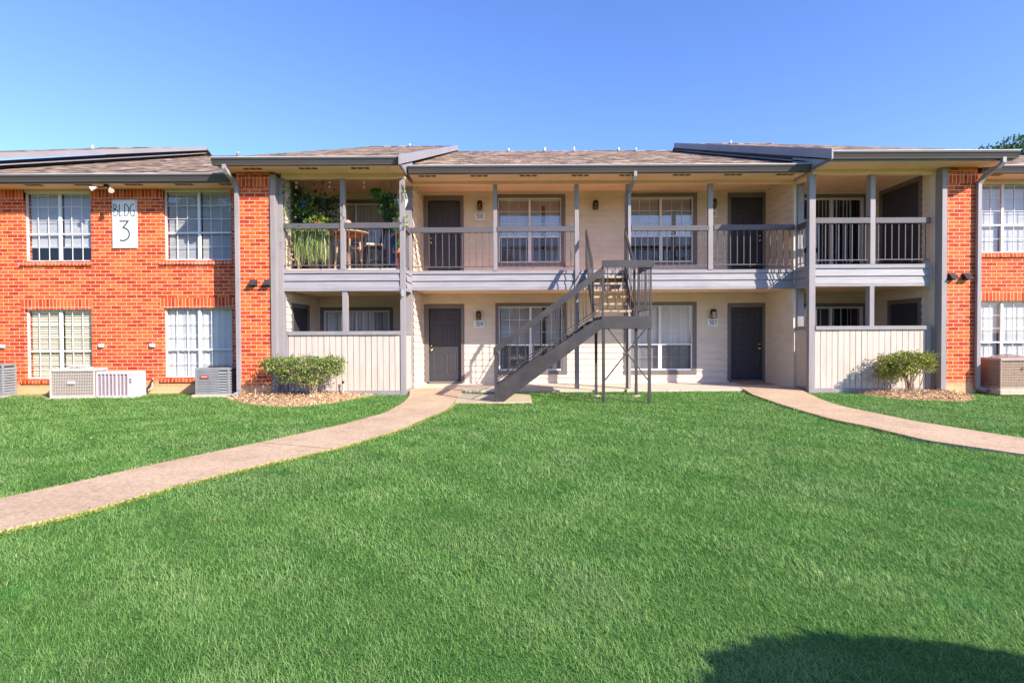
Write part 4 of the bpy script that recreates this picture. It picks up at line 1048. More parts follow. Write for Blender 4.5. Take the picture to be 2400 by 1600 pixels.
GLY = {
 'B': [[(0, 0), (0, 1)], [(0, 1)]+arc(.12, .80, .42, .20, 90, -70)+[(.02, .56)], [(.02, .56)]+arc(.15, .28, .75, .28, 80, -90)+[(0, 0)]],
 'L': [[(0, 1), (0, 0), (.62, 0)]],
 'D': [[(0, 0), (0, 1)], [(0, 1)]+arc(.10, .5, .82, .5, 90, -90)+[(0, 0)]],
 'G': [arc(.62, .5, .62, .5, 62, 298)+[(.92, .30), (.92, .48)], [(.55, .48), (.92, .48)], [(.92, .48), (.92, -.02)]],
 '3': [[(.02, 1), (.80, 1), (.34, .66)]+arc(.30, .33, .60, .33, 78, -118)],
 '1': [[(.25, .0), (.25, 1), (.05, .80)]],
 '0': [arc(.42, .5, .42, .5, 90, 450, 28)],
 '9': [arc(.36, .68, .36, .32, 0, 360, 24), [(.72, .68), (.70, .45), (.55, .18), (.30, 0)]],
 '7': [[(0, 1), (.78, 1), (.26, 0)]],
 '8': [arc(.38, .75, .30, .25, -90, 270, 24), arc(.38, .26, .38, .26, 90, 450, 24)],
}
def word(mb, txt, x, z, h, wch, gap, w, Y):
    k = 0
    for ch in txt:
        for pl in GLY[ch]:
            ribbon(mb, [(x+a*wch, z+b_*h) for a, b_ in pl], w, Y-.002-.0004*(k % 3), Y+.003); k += 1
        x += wch*(.45 if ch == '1' else 1)+gap
sg = R(264.5, 322.7, 468.5, 582, YWG)
o = thing('building_sign', ((sg[0]+sg[1])/2, YWG-.03, sg[2]), 'tall white sign reading BLDG 3 on the brick wall', 'sign')
m = MB(); m.cbox(sg[0], sg[1], YWG-.03, YWG-.002, sg[2], sg[3], .004); m.build('sign_panel', M_['sign'], o)
m = MB(); e = .012; q = .006
for a in ((sg[0]+e, sg[1]-e, sg[3]-e-q, sg[3]-e), (sg[0]+e, sg[1]-e, sg[2]+e, sg[2]+e+q), (sg[0]+e, sg[0]+e+q, sg[2]+e+q, sg[3]-e-q), (sg[1]-e-q, sg[1]-e, sg[2]+e+q, sg[3]-e-q)): m.box(a[0], a[1], YWG-.033, YWG-.029, a[2], a[3])
m.build('sign_border', M_['gutter'], o)
W_ = sg[1]-sg[0]; H_ = sg[3]-sg[2]
m = MB(); word(m, 'BLDG', sg[0]+W_*.09, sg[3]-H_*.34, H_*.245, W_*.18, W_*.035, .021, YWG-.031)
m.build('lettering', M_['ink'], o)
m = MB(); word(m, '3', sg[0]+W_*.29, sg[2]+H_*.155, H_*.40, W_*.45, 0, .036, YWG-.031); m.build('lettering', M_['ink'], o)
def plaque(px, py, num, where):
    r = R(px-12.8, px+12.8, py-8.5, py+8.5, YW-.03); o = thing('number_plaque', ((r[0]+r[1])/2, YW-.045, r[2]), 'small pale plaque reading %s %s' % (num, where), 'sign', 'unit number plaques')
    m = MB(); m.cbox(r[0], r[1], YW-.045, YW-.019, r[2], r[3], .003); m.build('plaque_panel', M_['sign'], o)
    m = MB(); w = r[1]-r[0]; h = r[3]-r[2]; word(m, num, r[0]+w*.20, r[2]+h*.22, h*.56, w*.19, w*.06, .015, YW-.046); m.build('lettering', M_['ink'], o)
plaque(1124.5, 507, '310', 'by the upper left door'); plaque(1122.8, 759.5, '309', 'by the lower left door'); plaque(1670, 755.5, '307', 'by the lower right door'); plaque(1667, 500.5, '308', 'half hidden behind the upper right post')

# ------------------------------------------------------------------ wall lanterns
def lantern():
    o = thing('wall_lantern', (0, 0, 0), '', 'wall light', 'black wall lanterns by the doors')
    m = MB(); m.box(-.045, .045, -.022, .0, -.06, .07); m.rtube([(0, -.02, .03), (0, -.06, .05), (0, -.10, .045)], .02, .02); m.build('bracket', M_['black'], o, True)
    m = MB(); m.hexa([(-.075, -.175, .035), (.075, -.175, .035), (.075, -.03, .035), (-.075, -.03, .035), (-.045, -.145, .085), (.045, -.145, .085), (.045, -.06, .085), (-.045, -.06, .085)]); m.build('cap', M_['black'], o, True)
    m = MB()
    for x in (-.062, .062):
        for y in (-.162, -.043): m.box(x-.006, x+.006, y-.006, y+.006, -.15, .034)
    m.box(-.068, .068, -.168, -.037, -.160, -.150); m.box(-.05, .05, -.15, -.055, .005, .034)
    m.build('cage', M_['black'], o, True)
    m = MB(); m.box(-.055, .055, -.155, -.05, -.149, .004); m.build('lamp_glass', M_['lampglass'], o, True)
    m = MB(); m.tube([(0, -.10, -.05), (0, -.10, -.02), (0, -.10, .01)], [.018, .024, .012], 8); m.build('bulb', M_['white'], o, True)
    return o
def dup(root, loc, label=None, rz=0, scale=None):
    r = root.copy(); COL.objects.link(r); r.location = loc; r.rotation_euler = (0, 0, rz)
    if scale: r.scale = scale
    if label: r['label'] = label
    for ch in list(root.children):
        c = ch.copy(); COL.objects.link(c); c.parent = r
        for g in list(ch.children):
            d = g.copy(); COL.objects.link(d); d.parent = c
    return r
ln = lantern(); LS = [(1124.5, 481, 'black lantern above the plaque 310'), (1395.6, 480, 'black lantern alone on the upper wall between the windows'), (1672, 477, 'black lantern half hidden behind the upper right post'), (1121.8, 738.5, 'black lantern above the plaque 309'), (1672, 734.5, 'black lantern above the plaque 307')]
for i, (px, py, lb) in enumerate(LS):
    x, z = U(px, py, YW-.1); loc = (x, YW-.016, z+.035)
    if i == 0: ln.location = loc; ln['label'] = lb
    else: dup(ln, loc, lb)

# twin floodlight under the left wing soffit
x, z = U(249, 424, 12.85)
o = thing('floodlight', (x, 12.85, zwl), 'twin head floodlight under the soffit above the BLDG 3 sign', 'floodlight')
m = MB(); m.lathe((x, 12.85, zwl-.03), [(.05, 0), (.06, .012), (.06, .029)], 12); m.build('base_plate', M_['black'], o)
for dx, dz, tx in ((-.13, -.09, -.12), (.17, -.14, .08)):
    m = MB(); m.tube([(x, 12.85, zwl-.03), (x+dx*.6, 12.80, zwl-.05+dz*.25), (x+dx, 12.74, zwl-.03+dz*.6)], .016, 8); m.build('arm', M_['black'], o)
    p = Vector((x+dx, 12.74, zwl-.03+dz*.6)); d = Vector((tx*1.4, -.10, -.10)).normalized(); m = MB(); m.tube([p, p+d*.04, p+d*.05, p+d*.15], [.022, .026, .03, .062], 12); m.build('lamp_head', M_['ac_beige'], o)

# dryer vent hoods
hoods = [(444/4.704+500, 640+108/4.704, 'left of the two vent hoods on the left brick pier'), (605/4.704+500, 640+108/4.704, 'right of the two vent hoods on the left brick pier'), (1800+1685/3.92, 600+185/3.92, 'left of the two vent hoods on the right brick pier'), (1800+1815/3.92, 600+185/3.92, 'right of the two vent hoods on the right brick pier')]
M_['hood'] = pmat('vent_hood_plastic', (.045, .04, .042), .45, .15, 10)
hd = None
for px, py, lb in hoods:
    x, z = U(px, py, YBR)
    if hd is None:
        hd = thing('vent_hood', (0, 0, 0), '', 'vent hood', 'dark vent hoods on the brick piers')
        m = MB(); m.box(-.085, .085, -.012, 0, -.085, .075); m.build('flange', M_['hood'], hd, True)
        m = MB(); v = [(-.07, -.012, .065), (.07, -.012, .065), (.085, -.13, -.045), (-.085, -.13, -.045), (-.07, -.012, -.07), (.07, -.012, -.07), (.085, -.13, -.07), (-.085, -.13, -.07)]
        m.add(v, [(0, 1, 2, 3), (3, 2, 6, 7), (0, 3, 7, 4), (1, 5, 6, 2), (0, 4, 5, 1)]); m.build('cowl', M_['hood'], hd, True)
        hd.location = (x, YBR, z); hd['label'] = lb+', dark plastic'
    else: dup(hd, (x, YBR, z), lb+', dark plastic')
# electric boxes
for px, py, lb in ((8, 811, 'small grey electric box at the left edge of the brick wall'), (239.5, 809.5, 'small grey electric box right of the lower cream blind window'), (359, 809, 'small grey electric box left of the lower white shade window')):
    x, z = U(px, py, YWG); o = thing('electric_box', (x, YWG, z-.05), lb, 'electric box', 'outlets on the left brick wall')
    m = MB(); m.cbox(x-.06, x+.06, YWG-.06, YWG-.001, z-.045, z+.045, .006); m.build('box_body', M_['ac_gray2'] if 'ac_gray2' in M_ else M_.setdefault('ac_gray2', pmat('galvanised', (.42, .43, .45), .4, .1, 10)), o)
    m = MB(); m.cbox(x-.045, x+.015, YWG-.075, YWG-.0605, z-.03, z+.03, .004); m.build('box_cover', M_['white'], o)

# small security light under the left bay corner
x, z = U(942, 690, YF-.1)
o = thing('security_light', (x, YF-.05, z), 'small grey security lamp at the foot of the balcony corner post', 'lamp')
m = MB(); m.box(x-.03, x+.03, YF-.07, YF-.046, z, z+.14); m.build('bracket', M_['ac_gray'], o)
m = MB(); m.tube([(x, YF-.10, z+.12), (x+.005, YF-.12, z+.03), (x+.02, YF-.14, z-.06)], [.03, .05, .035], 10); m.build('lamp_head', M_['ac_gray'], o)
# ------------------------------------------------------------------ air conditioning condensers
def ac_louver(x0, x1, y0, y1, z0, z1, label, split=None, mat='ac_gray', pad=True):
    """louvred cabinet; split = x where a flat wire panel gives way to louvres"""
    o = thing('air_conditioner', ((x0+x1)/2, (y0+y1)/2, z0), label, 'air conditioner', 'air conditioners along the brick walls'); m_ = M_[mat]
    b = MB(); e = .03; b.box(x0+e, x1-e, y0+e, y1-e, z0, z1-.05); b.build('coil', M_['ac_dark'], o)
    c = MB(); c.cbox(x0, x1, y0, y1, z1-.055, z1, .012)
    c.build('top_cover', m_, o)
    c = MB(); cx, cy, rr = (x0+x1)/2, (y0+y1)/2, min(x1-x0, y1-y0)*.38
    for k in range(1, 5): c.tube([(cx+rr*k/4*math.cos(t), cy+rr*k/4*math.sin(t), z1+.018) for t in np.linspace(0, 2*PI, 25)], .004, 5, False)
    for t in np.linspace(0, PI, 6, False): c.tube([(cx-rr*math.cos(t), cy-rr*math.sin(t), z1+.012), (cx+rr*math.cos(t), cy+rr*math.sin(t), z1+.012)], .004, 5)
    c.build('fan_grille', M_['black'], o)
    c = MB()
    for x in (x0, x1-.045):
        for y in (y0, y1-.045): c.cbox(x, x+.045, y, y+.045, z0, z1-.056, .006)
    c.box(x0+.046, x1-.046, y0+.004, y0+.03, z0, z0+.05); c.box(x1-.03, x1-.004, y0+.046, y1-.046, z0, z0+.05); c.build('frame', m_, o)
    l = MB(); q_ = MB(); zz = z0+.06; xs_ = split if split else x0+.02
    while zz < z1-.09:
        l.add([(xs_, y0-.006, zz), (x1+.004, y0-.006, zz), (x1+.004, y0+.026, zz+.047), (xs_, y0+.026, zz+.047)], [(0, 1, 2, 3)])
        q_.add([(x1+.006, y0-.006, zz), (x1+.006, y1, zz), (x1-.026, y1, zz+.047), (x1-.026, y0-.006, zz+.047)], [(0, 1, 2, 3)])
        zz += .062
    l.build('louvre_panel', m_, o); q_.build('side_louvre', m_, o)
    if split:
        g = MB(); g.box(x0+.03, split, y0+.004, y0+.02, z0+.05, z1-.06); g.build('front_panel', m_, o); w = MB()
        for i in range(9): w.box(x0+.03, split, y0-.002, y0+.003, z0+.08+i*(z1-z0-.18)/8-.003, z0+.08+i*(z1-z0-.18)/8+.003)
        w.build('wire_guard', M_['steel'], o)
    bx_ = (x0+.13) if split else x0+(x1-x0)*.55
    b = MB(); b.cbox(bx_, bx_+.20, y0-.016, y0-.007, z1-.24, z1-.185, .002); b.build('badge', M_['badge'], o)
    b = MB(); b.box(bx_+.03, bx_+.17, y0-.0185, y0-.0165, z1-.218, z1-.206); b.build('badge_stripe', M_['white'], o)
    if pad: p = MB(); p.cbox(x0-.06, x1+.06, y0-.06, y1+.05, -.15, z0, .01); p.build('pad', M_['pad'], o)
    return o
def wire_box(x0, x1, y0, y1, z0, z1, label, frame, coil, nx, nz, top=True, vert=True, rz=0, round_=.0):
    cx, cy = (x0+x1)/2, (y0+y1)/2
    o = thing('air_conditioner', (cx, cy, z0), label, 'air conditioner', 'air conditioners along the brick walls', rz=rz); w, d, h = (x1-x0)/2, (y1-y0)/2, z1-z0
    b = MB(); b.box(-w+.03, w-.03, -d+.03, d-.03, .01, h-.04); b.build('coil', M_[coil], o, True)
    c = MB(); c.cbox(-w-.01, w+.01, -d-.01, d+.01, h-.06, h-.012, .014); c.cbox(-w, w, -d, d, 0, .05, .006)
    for x in (-w, w-.035):
        for y in (-d, d-.035): c.cbox(x, x+.035, y, y+.035, .05, h-.061, .006)
    c.build('frame', M_[frame], o, True)
    rr = min(w, d)*.86; c = MB(); sxx = min(1.6, w/d)
    for k in range(2, 6): c.tube([(sxx*rr*k/5*math.cos(t), rr*k/5*math.sin(t), h-.005+.07*(1-(k/5)**2)) for t in np.linspace(0, 2*PI, 29)], .006, 5, False)
    for t in np.linspace(0, 2*PI, 12, False): c.tube([(sxx*rr*q*math.cos(t), rr*q*math.sin(t), h-.005+.07*(1-q*q)) for q in (.15, .5, .8, 1.0)], .005, 5)
    c.lathe((0, 0, h+.05), [(.08, 0), (.09, .012), (.05, .02)], 14); c.build('fan_grille', M_[frame], o, True)
    g = MB(); t_ = .0035
    for i in range(nz+1):
        z = .06+(h-.13)*i/nz; g.box(-w-.006, w+.006, -d-.008, -d-.002, z-t_, z+t_); g.box(w+.002, w+.008, -d-.002, d, z-t_, z+t_); g.box(-w-.008, -w-.002, -d-.002, d, z-t_, z+t_)
    for i in range(nx+1):
        x = -w+.02+(2*w-.04)*i/nx; g.box(x-t_*.8, x+t_*.8, -d-.002, -d+.002, .05, h-.06)
    for i in range(int(nx*d/w)+1):
        y = -d+.02+(2*d-.04)*i/int(nx*d/w); g.box(w-.002, w+.002, y-t_*.8, y+t_*.8, .05, h-.06); g.box(-w-.002, -w+.002, y-t_*.8, y+t_*.8, .05, h-.06)
    g.build('wire_guard', M_[frame], o, True)
    p = MB(); p.cbox(-w-.05, w+.05, -d-.05, d+.05, -.12, -.001, .01); p.build('pad', M_['pad'], o, True)
    return o
zA = UZ(20, 852, 12.7)
ac_louver(UX(-72, 12.7), UX(12, 12.7), 12.62, 12.98, -.03, zA, 'grey louvred air conditioner cut by the left edge, with a red badge', mat='ac_beigegray' if 'ac_beigegray' in M_ else M_.setdefault('ac_beigegray', M_['ac_gray']).name and 'ac_gray')
rB = R(117, 217, 866, 933, 12.4)
oB = wire_box(rB[0], rB[1], 12.4, 12.86, rB[2]+.01, rB[3]+.03, 'large beige wire guarded air conditioner under the cream blind window', 'ac_beige', 'ac_coilb' if 'ac_coilb' in M_ else M_.setdefault('ac_coilb', pmat('beige_coil', (.36, .30, .26), .7, .2, 30, (1, 1, 3))) and 'ac_coilb', 26, 8, rz=math.radians(4))
b = MB(); b.cbox(-.08, .08, -.262, -.243, .33, .385, .003); b.build('badge', M_['white'], oB, True)
rC = R(223, 312, 871, 931, 12.42)
x0, x1, z0, z1 = rC; y0 = 12.44; y1 = 12.86
o = thing('air_conditioner', ((x0+x1)/2, y0+.2, z0), 'small white air conditioner with purplish vertical slots beside the beige one', 'air conditioner', 'air conditioners along the brick walls')
m = MB(); m.cbox(x0, x1, y0, y1, z1-.06, z1, .012); m.box(x1-.15, x1, y0+.001, y1-.001, z0, z1-.061); m.box(x0, x0+.03, y0+.001, y1-.001, z0, z1-.061); m.box(x0+.031, x1-.151, y0+.002, y0+.02, z0, z0+.04); m.build('cabinet', M_['ac_white'], o)
m = MB(); m.box(x0+.031, x1-.152, y0+.03, y1-.01, z0+.002, z1-.062); m.build('coil', pmat('lilac_coil', (.30, .22, .25), .7, .25, 30), o)
m = MB(); n = 8; w = (x1-.151-x0-.03)/n
for i in range(n+1):
    xx = x0+.03+w*i; k = .022 if i != 5 else .05; m.box(xx-k/2*.6, xx+k*.6, y0+.0015, y0+.022, z0+.041, z1-.062)
for j in range(9): m.box(x0+.031, x1-.152, y0+.023, y0+.029, z0+.04+j*(z1-z0-.12)/9-.002, z0+.04+j*(z1-z0-.12)/9+.003)
m.build('slot_grille', M_['ac_white'], o)
m = MB(); m.box(x1-.10, x1-.06, y0-.003, y0-.0, z1-.20, z1-.17); m.box(x1-.10, x1-.06, y0-.003, y0-.0, z1-.26, z1-.23); m.build('label_plate', M_['black'], o)
m = MB(); m.cbox(x0-.04, x1+.06, y0-.03, y1, -.15, z0-.001, .01); m.build('pad', M_['pad'], o)
rD = R(457, 545, 862, 924, 12.5)
ac_louver(rD[0], rD[0]+.80, 12.5, 13.1, .0, rD[3], 'grey air conditioner with a red badge beside the left brick pier', split=UX(511, 12.5))
# right-hand unit, its corner towards us
x0, x1 = 11.18, 12.08; z1 = UZ(2370, 838, 12.15)
o = wire_box(x0, x1, 12.15, 12.75, .08, z1, 'brown wire guarded air conditioner at the right edge', 'ac_beigeD' if 'ac_beigeD' in M_ else M_.setdefault('ac_beigeD', pmat('tan_cabinet', (.42, .33, .28), .5, .1, 4)) and 'ac_beigeD', 'ac_brown', 14, 10, rz=0)
m = MB(); m.tube([(.12, -.312, .50), (.12, -.33, .50)], .035, 14); m.build('round_badge', M_['white'], o, True)

# refrigerant lines between the two units on the left
o = thing('pipe_bundle', (UX(335, 13.0), 13.0, -.04), 'black insulated pipes and hose leaving the small white air conditioner', 'pipes')
P_ = lambda px, py, Y: (UX(px, Y, py), Y, UZ(px, py, Y))
m = MB(); m.tube([P_(318, 912, 12.9), P_(330, 916, 12.95), P_(345, 915, 13.0), P_(352, 900, 13.1), P_(358, 890, 13.2)], .022, 7); m.build('insulated_line', M_['copper'], o)
m = MB(); m.tube([P_(322, 908, 12.9), P_(335, 912, 12.93), P_(350, 913, 13.0), P_(358, 905, 13.1), P_(356, 893, 13.18), P_(359, 886, 13.22)], .013, 7); m.tube([P_(325, 914, 12.9), P_(340, 921, 12.9), P_(343, 922, 12.92)], .016, 6); m.build('line', M_['ac_beige'], o)
m = MB(); m.tube([P_(345, 922, 12.97), P_(345, 908, 12.97)], .02, 6); m.build('stub_pipe', M_['copper'], o)

# small things in the left bed
x, y = G(598, 937); o = MB(); o.tube([(x, y, -.1), (x+.01, y, UZ(597, 910, y))], [.018, .012], 7); o = o.build('stake', M_['woodtan']); tag(o, 'thin wooden stake in the mulch under the left shrub', 'stake')
x, y = -4.02, 12.62; m = MB(); zt_ = UZ(806, 899, y); m.tube([(x, y, -.1), (x, y, zt_)], .016, 8); o = m.build('standpipe', M_['white']); tag(o, 'thin white standpipe beside the left patio fence', 'pipe')
m = MB(); m.tube([(x, y, zt_-.0), (x, y, zt_+.05)], .02, 8); m.tube([(x-.03, y, zt_+.055), (x+.03, y, zt_+.055)], .012, 6); m.build('valve', M_['black'], o)
x, y = -4.42, 12.62; m = MB(); m.tube([(x, y, -.1), (x, y, .05)], .035, 8); m.tube([(x, y, .05), (x, y, .062)], .042, 8); o = m.build('drain_stub', M_['hood']); tag(o, 'short dark pipe stub in front of the left patio fence', 'pipe')
# door mat
mt = [G(1717, 893.5), G(1802, 900.0)]
m = MB(); m.add([(UX(1722, 14.9), 14.72, .001), (UX(1722, 14.9)+.86, 14.72, .001), (UX(1722, 14.9)+.86, 14.25, .001), (UX(1722, 14.9), 14.25, .001)], []); m = MB(); m.cbox(UX(1724, 14.7), UX(1724, 14.7)+.86, 14.22, 14.72, .001, .018, .004); o = m.build('doormat', M_['coir']); tag(o, 'brown coir doormat before the lower right door', 'doormat')
# splash block under the centre downspout
x = UX(1478, YB-.2); m = MB(); m.hexa([(x-.16, 13.0, -.06), (x+.14, 13.0, -.06), (x+.10, 13.34, -.03), (x-.10, 13.34, -.03), (x-.16, 13.0, -.035), (x+.14, 13.0, -.035), (x+.10, 13.34, .01), (x-.10, 13.34, .01)])
m.box(x-.15, x-.12, 13.02, 13.3, -.03, .02); m.box(x+.10, x+.13, 13.02, 13.3, -.03, .02); o = m.build('splash_block', M_['pad']); tag(o, 'concrete splash block at the foot of the centre downspout', 'splash block')

# a scatter of dry leaves and clover on the lawn and the path edges
r_ = np.random.default_rng(77); n = 60; C = np.c_[r_.uniform(-9, 9, n), r_.uniform(7.5, 12.4, n)]; near = np.r_[np.array(LU), np.array(LL), np.array(RL)]
k = r_.integers(0, len(near), 160); C = np.r_[C, near[k]+r_.normal(size=(160, 2))*.12]
z = np.array([gz(q) for q in C[:, 1]])+.026; V, T, ti = leaves(np.c_[C, z], np.c_[r_.normal(size=(len(C), 2)), r_.normal(size=len(C))*.3], r_.uniform(.015, .035, len(C)), .014, 5, .3)
o = np_mesh('leaf_litter', V, tris=T, mat=M_['litter'], attrs={'tint': ti}); tag(o, kind='stuff')
# ------------------------------------------------------------------ shrubs
M_['leaf_a'] = leaf_mat('shrub_leaf', [(0, (.03, .06, .015)), (.35, (.11, .19, .04)), (.6, (.27, .36, .08)), (.85, (.48, .52, .19)), (1, (.55, .33, .18))], .3, .42)
M_['leaf_b'] = leaf_mat('shrub_leaf_yellow', [(0, (.05, .08, .015)), (.35, (.16, .21, .03)), (.6, (.32, .36, .07)), (.85, (.54, .50, .14)), (1, (.55, .27, .12))], .3, .42)
def shrub(name, base, sampler, nleaf, nst, label, mat, seed, L=(.045, .075)):
    o = thing(name, base, label, 'shrub'); r = np.random.default_rng(seed); random.seed(seed)
    tips = sampler(r, nst, True); m = MB()
    for tp in tips:
        b0 = np.array(base)+np.r_[r.normal(size=2)*.06, -.03]; tp = np.array(tp)
        mid = b0*.5+tp*.5; mid[:2] = b0[:2]*.62+tp[:2]*.38; mid += r.normal(size=3)*.035; mid[2] = b0[2]*.45+tp[2]*.55
        pts = [b0, b0*.6+mid*.4+r.normal(size=3)*.01, mid, mid*.5+tp*.5+r.normal(size=3)*.02, tp]
        m.tube(pts, [.019, .016, .013, .009, .004], 5)
        for _ in range(3):
            s0 = mid*.6+tp*.4; e0 = tp+r.normal(size=3)*np.array([.14, .12, .06]); m.tube([s0, (s0+e0)/2+r.normal(size=3)*.02, e0], [.006, .004, .002], 4)
    m.build('stem', M_['stem'], o)
    C = sampler(r, nleaf//14, False); C = np.repeat(C, 14, 0)+r.normal(size=(len(C)*14, 3))*np.array([.045, .045, .035])
    D = r.normal(size=C.shape)+np.array([0, -.15, .65]); V, T, ti = leaves(C, D, r.uniform(*L, len(C)), r.uniform(.020, .032, len(C)), seed)
    # clump-wise variation of leaf age
    ct = np.repeat(np.random.default_rng(seed+1).random(len(C)//14), 14*4); ti = (ti*.6+ct*.4)
    np_mesh('foliage', V, tris=T, mat=mat, attrs={'tint': ti}, parent=o)
    return o
bxL, byL = UX(728, 12.2), 12.2; X0L, X1L = UX(618, 12.1), UX(806, 12.1); ZTL = UZ(712, 838, 12.1)
def samp_l(r, n, tips):
    out = []
    while len(out) < n:
        u, w = r.uniform(-1, 1, 2)
        if u*u+w*w > 1: continue
        x = (X0L+X1L)/2+u*(X1L-X0L)/2; y = 12.1+w*.48
        rad = math.sqrt(u*u+w*w); xo = abs(x-bxL)/.95
        zl = .22+.30*min(1, xo)**1.1+.07*math.sin(x*9); zt_ = ZTL-.10*max(0, rad-.75)/.25*1.0+.03*math.sin(x*7+y*5)
        if tips: out.append((x*.94+bxL*.06, y, zt_-.06)); continue
        z = zl+(zt_-zl)*r.random()**.62
        if r.random() < .35 and rad < .6 and z < zt_-.12: continue
        out.append((x, y, z))
    return np.array(out)
shrub('shrub', (bxL, byL, gz(12.2)+.06), samp_l, 5800, 34, 'wide flat topped green shrub on the mulch before the left brick pier', M_['leaf_a'], 21)
X0R, X1R = UX(2062, 12.3), UX(2186, 12.3); ZTR = UZ(2125, 827, 12.3); bxR = UX(2138, 12.35)
def samp_r(r, n, tips):
    out = []
    while len(out) < n:
        u, w = r.uniform(-1, 1, 2)
        if u*u+w*w > 1: continue
        x = (X0R+X1R)/2+u*(X1R-X0R)/2; y = 12.3+w*.40; s_ = (x-X0R)/(X1R-X0R)
        zl = .20+.38*s_+.05*math.sin(x*9); zt_ = ZTR-.14*(1-s_)**2-.05*max(0, abs(u)-.8)*5+.02*math.sin(x*11+y*5)
        if tips: out.append((x*.9+bxR*.1, y, zt_-.08)); continue
        z = zl+(zt_-zl)*r.random()**.75; out.append((x, y, z))
    return np.array(out)
shrub('shrub', (bxR, 12.35, gz(12.3)+.05), samp_r, 4600, 13, 'smaller yellow green shrub with bare lower stems before the right patio fence', M_['leaf_b'], 33)

# ------------------------------------------------------------------ trees
M_['tleaf'] = leaf_mat('tree_leaf', [(0, (.025, .07, .015)), (.5, (.06, .14, .03)), (.85, (.12, .21, .05)), (1, (.18, .26, .08))], .35, .5)
def tree(base, H, cr_, nl, seed, label, leafL=.16, lo=.35, squash=.75, group=None):
    o = thing('tree', base, label, 'tree', group); r = np.random.default_rng(seed); B = np.array(base); m = MB()
    top = B+np.array([r.normal()*.3, r.normal()*.3, H*.62]); tr = H*.022
    m.tube([B+[0, 0, -.2], B*.6+top*.4+r.normal(size=3)*.08, top, top+[0, 0, H*.22]], [tr*1.25, tr, tr*.7, tr*.2], 9)
    cc = B+np.array([0, 0, H-cr_*squash]); cl = []
    for i in range(26):
        while True:
            q = r.uniform(-1, 1, 3)
            if .25 < np.linalg.norm(q) < 1: break
        p = cc+q*np.array([cr_, cr_, cr_*squash])*.82; p[2] = max(p[2], B[2]+H*lo); cl.append(p)
        s0 = B*(1-.62)+top*.62 if i % 2 else top*.8+B*.2; mid = (s0+p)/2+r.normal(size=3)*.2; m.tube([s0, mid, p], [tr*.45, tr*.25, tr*.08], 6)
    m.build('trunk', M_['bark'], o)
    n = nl//26; C = []
    for p in cl:
        rad = cr_*r.uniform(.26, .42); q = r.normal(size=(n, 3)); q /= np.linalg.norm(q, axis=1, keepdims=True); q *= (r.random((n, 1))**.45)*rad; q[:, 2] *= .7; C.append(p+q)
    C = np.concatenate(C); D = r.normal(size=C.shape)+[0, 0, .2]; V, T, ti = leaves(C, D, leafL*r.uniform(.7, 1.3, len(C)), leafL*.5, seed)
    np_mesh('crown', V, tris=T, mat=M_['tleaf'], attrs={'tint': ti}, parent=o); return o
tree((28.0, 34.5, -.1), 12.3, 3.0, 9000, 15, 'smaller tree crown just showing above the gutter at the right end', .24, .5)
tree((32.0, 34.0, -.1), 13.8, 5.2, 22000, 5, 'green leafy tree rising behind the roof at the right end', .26, .5)
tree((-27, -21, -.1), 15.5, 4.8, 9000, 6, 'leafy tree across the lawn, mirrored in the left upper windows', .30, .25)
tree((-2, -27, -.1), 11, 4.2, 7000, 8, 'leafy tree across the lawn, mirrored in the middle windows', .30, .25)
tree((16, -26, -.1), 9.5, 3.8, 7000, 9, 'leafy tree across the lawn, mirrored in the right windows', .30, .25)
# unseen rounded bush added beside the camera to cast the dark lawn patch
def shade_bush(c, rx, ry, H, nl, seed, label):
    o = thing('shade_bush', c, label, 'bush'); r = np.random.default_rng(seed); q = r.normal(size=(nl, 3)); q /= np.linalg.norm(q, axis=1, keepdims=True); q *= (1-.25*r.random((nl, 1))**2); q[:, 2] = np.abs(q[:, 2])
    C = np.array(c)+q*np.array([rx, ry, H]); D = r.normal(size=C.shape)+q; V, T, ti = leaves(C, D, .11, .07, seed); np_mesh('foliage', V, tris=T, mat=M_['leaf_a'], attrs={'tint': ti}, parent=o)
    m = MB(); v = []; f = []; n = 20; k = 8
    for j in range(k+1):
        a = j/k*PI/2
        for i in range(n): t_ = 2*PI*i/n; v.append((c[0]+rx*.86*math.cos(a)*math.cos(t_), c[1]+ry*.86*math.cos(a)*math.sin(t_), c[2]+H*.86*math.sin(a)))
    for j in range(k):
        for i in range(n): f.append((j*n+i, j*n+(i+1) % n, (j+1)*n+(i+1) % n, (j+1)*n+i))
    m.add(v, f); m.build('inner_twigs', M_['bark'], o); return o
shade_bush((3.45, .38, -.1), 1.35, 1.15, 1.72, 9000, 4, 'rounded clipped bush added unseen outside the frame on the right to shade the lawn corner')

# building across the lawn, mirrored in the panes
og = thing('gabled_house', (-21, -19, 0), 'tall grey house with a dark roof, mirrored in the upper window beside the sign', 'building')
m = MB(); m.box(-27, -14, -24, -14.5, -.1, 6.4); m.build('wall', M_['gray'], og)
m = MB(); m.prism([(-27.6, 6.4), (-24.0, 9.6), (-17, 9.6), (-13.4, 6.4)], lambda u, w, a: (u, a, w), -24.5, -14.0); m.build('roof', M_['gutter'], og)
ob = thing('neighbour_building', (-4, -33, 0), 'brick building with a dark gable roof across the lawn, mirrored in the windows', 'building')
m = MB(); m.box(-26, 20, -38, -30, -.1, 5.0); m.build('brick_wall', M_['brick'], ob)
m = MB(); m.prism([(-39, 4.9), (-29, 4.9), (-34, 7.2)], lambda u, w, a: (a, u, w), -27, 21); m.prism([(-14.5, 5.0), (-9.5, 5.0), (-12, 7.0)], lambda u, w, a: (u, a, w), -34, -28.4); m.build('roof', M_['shingle'], ob)
for i in range(8):
    for z in (.9, 3.3): m = MB(); m.box(-24+i*5.6, -22.3+i*5.6, -30.0, -29.96, z, z+1.4); m.build('window', M_['white'], ob)

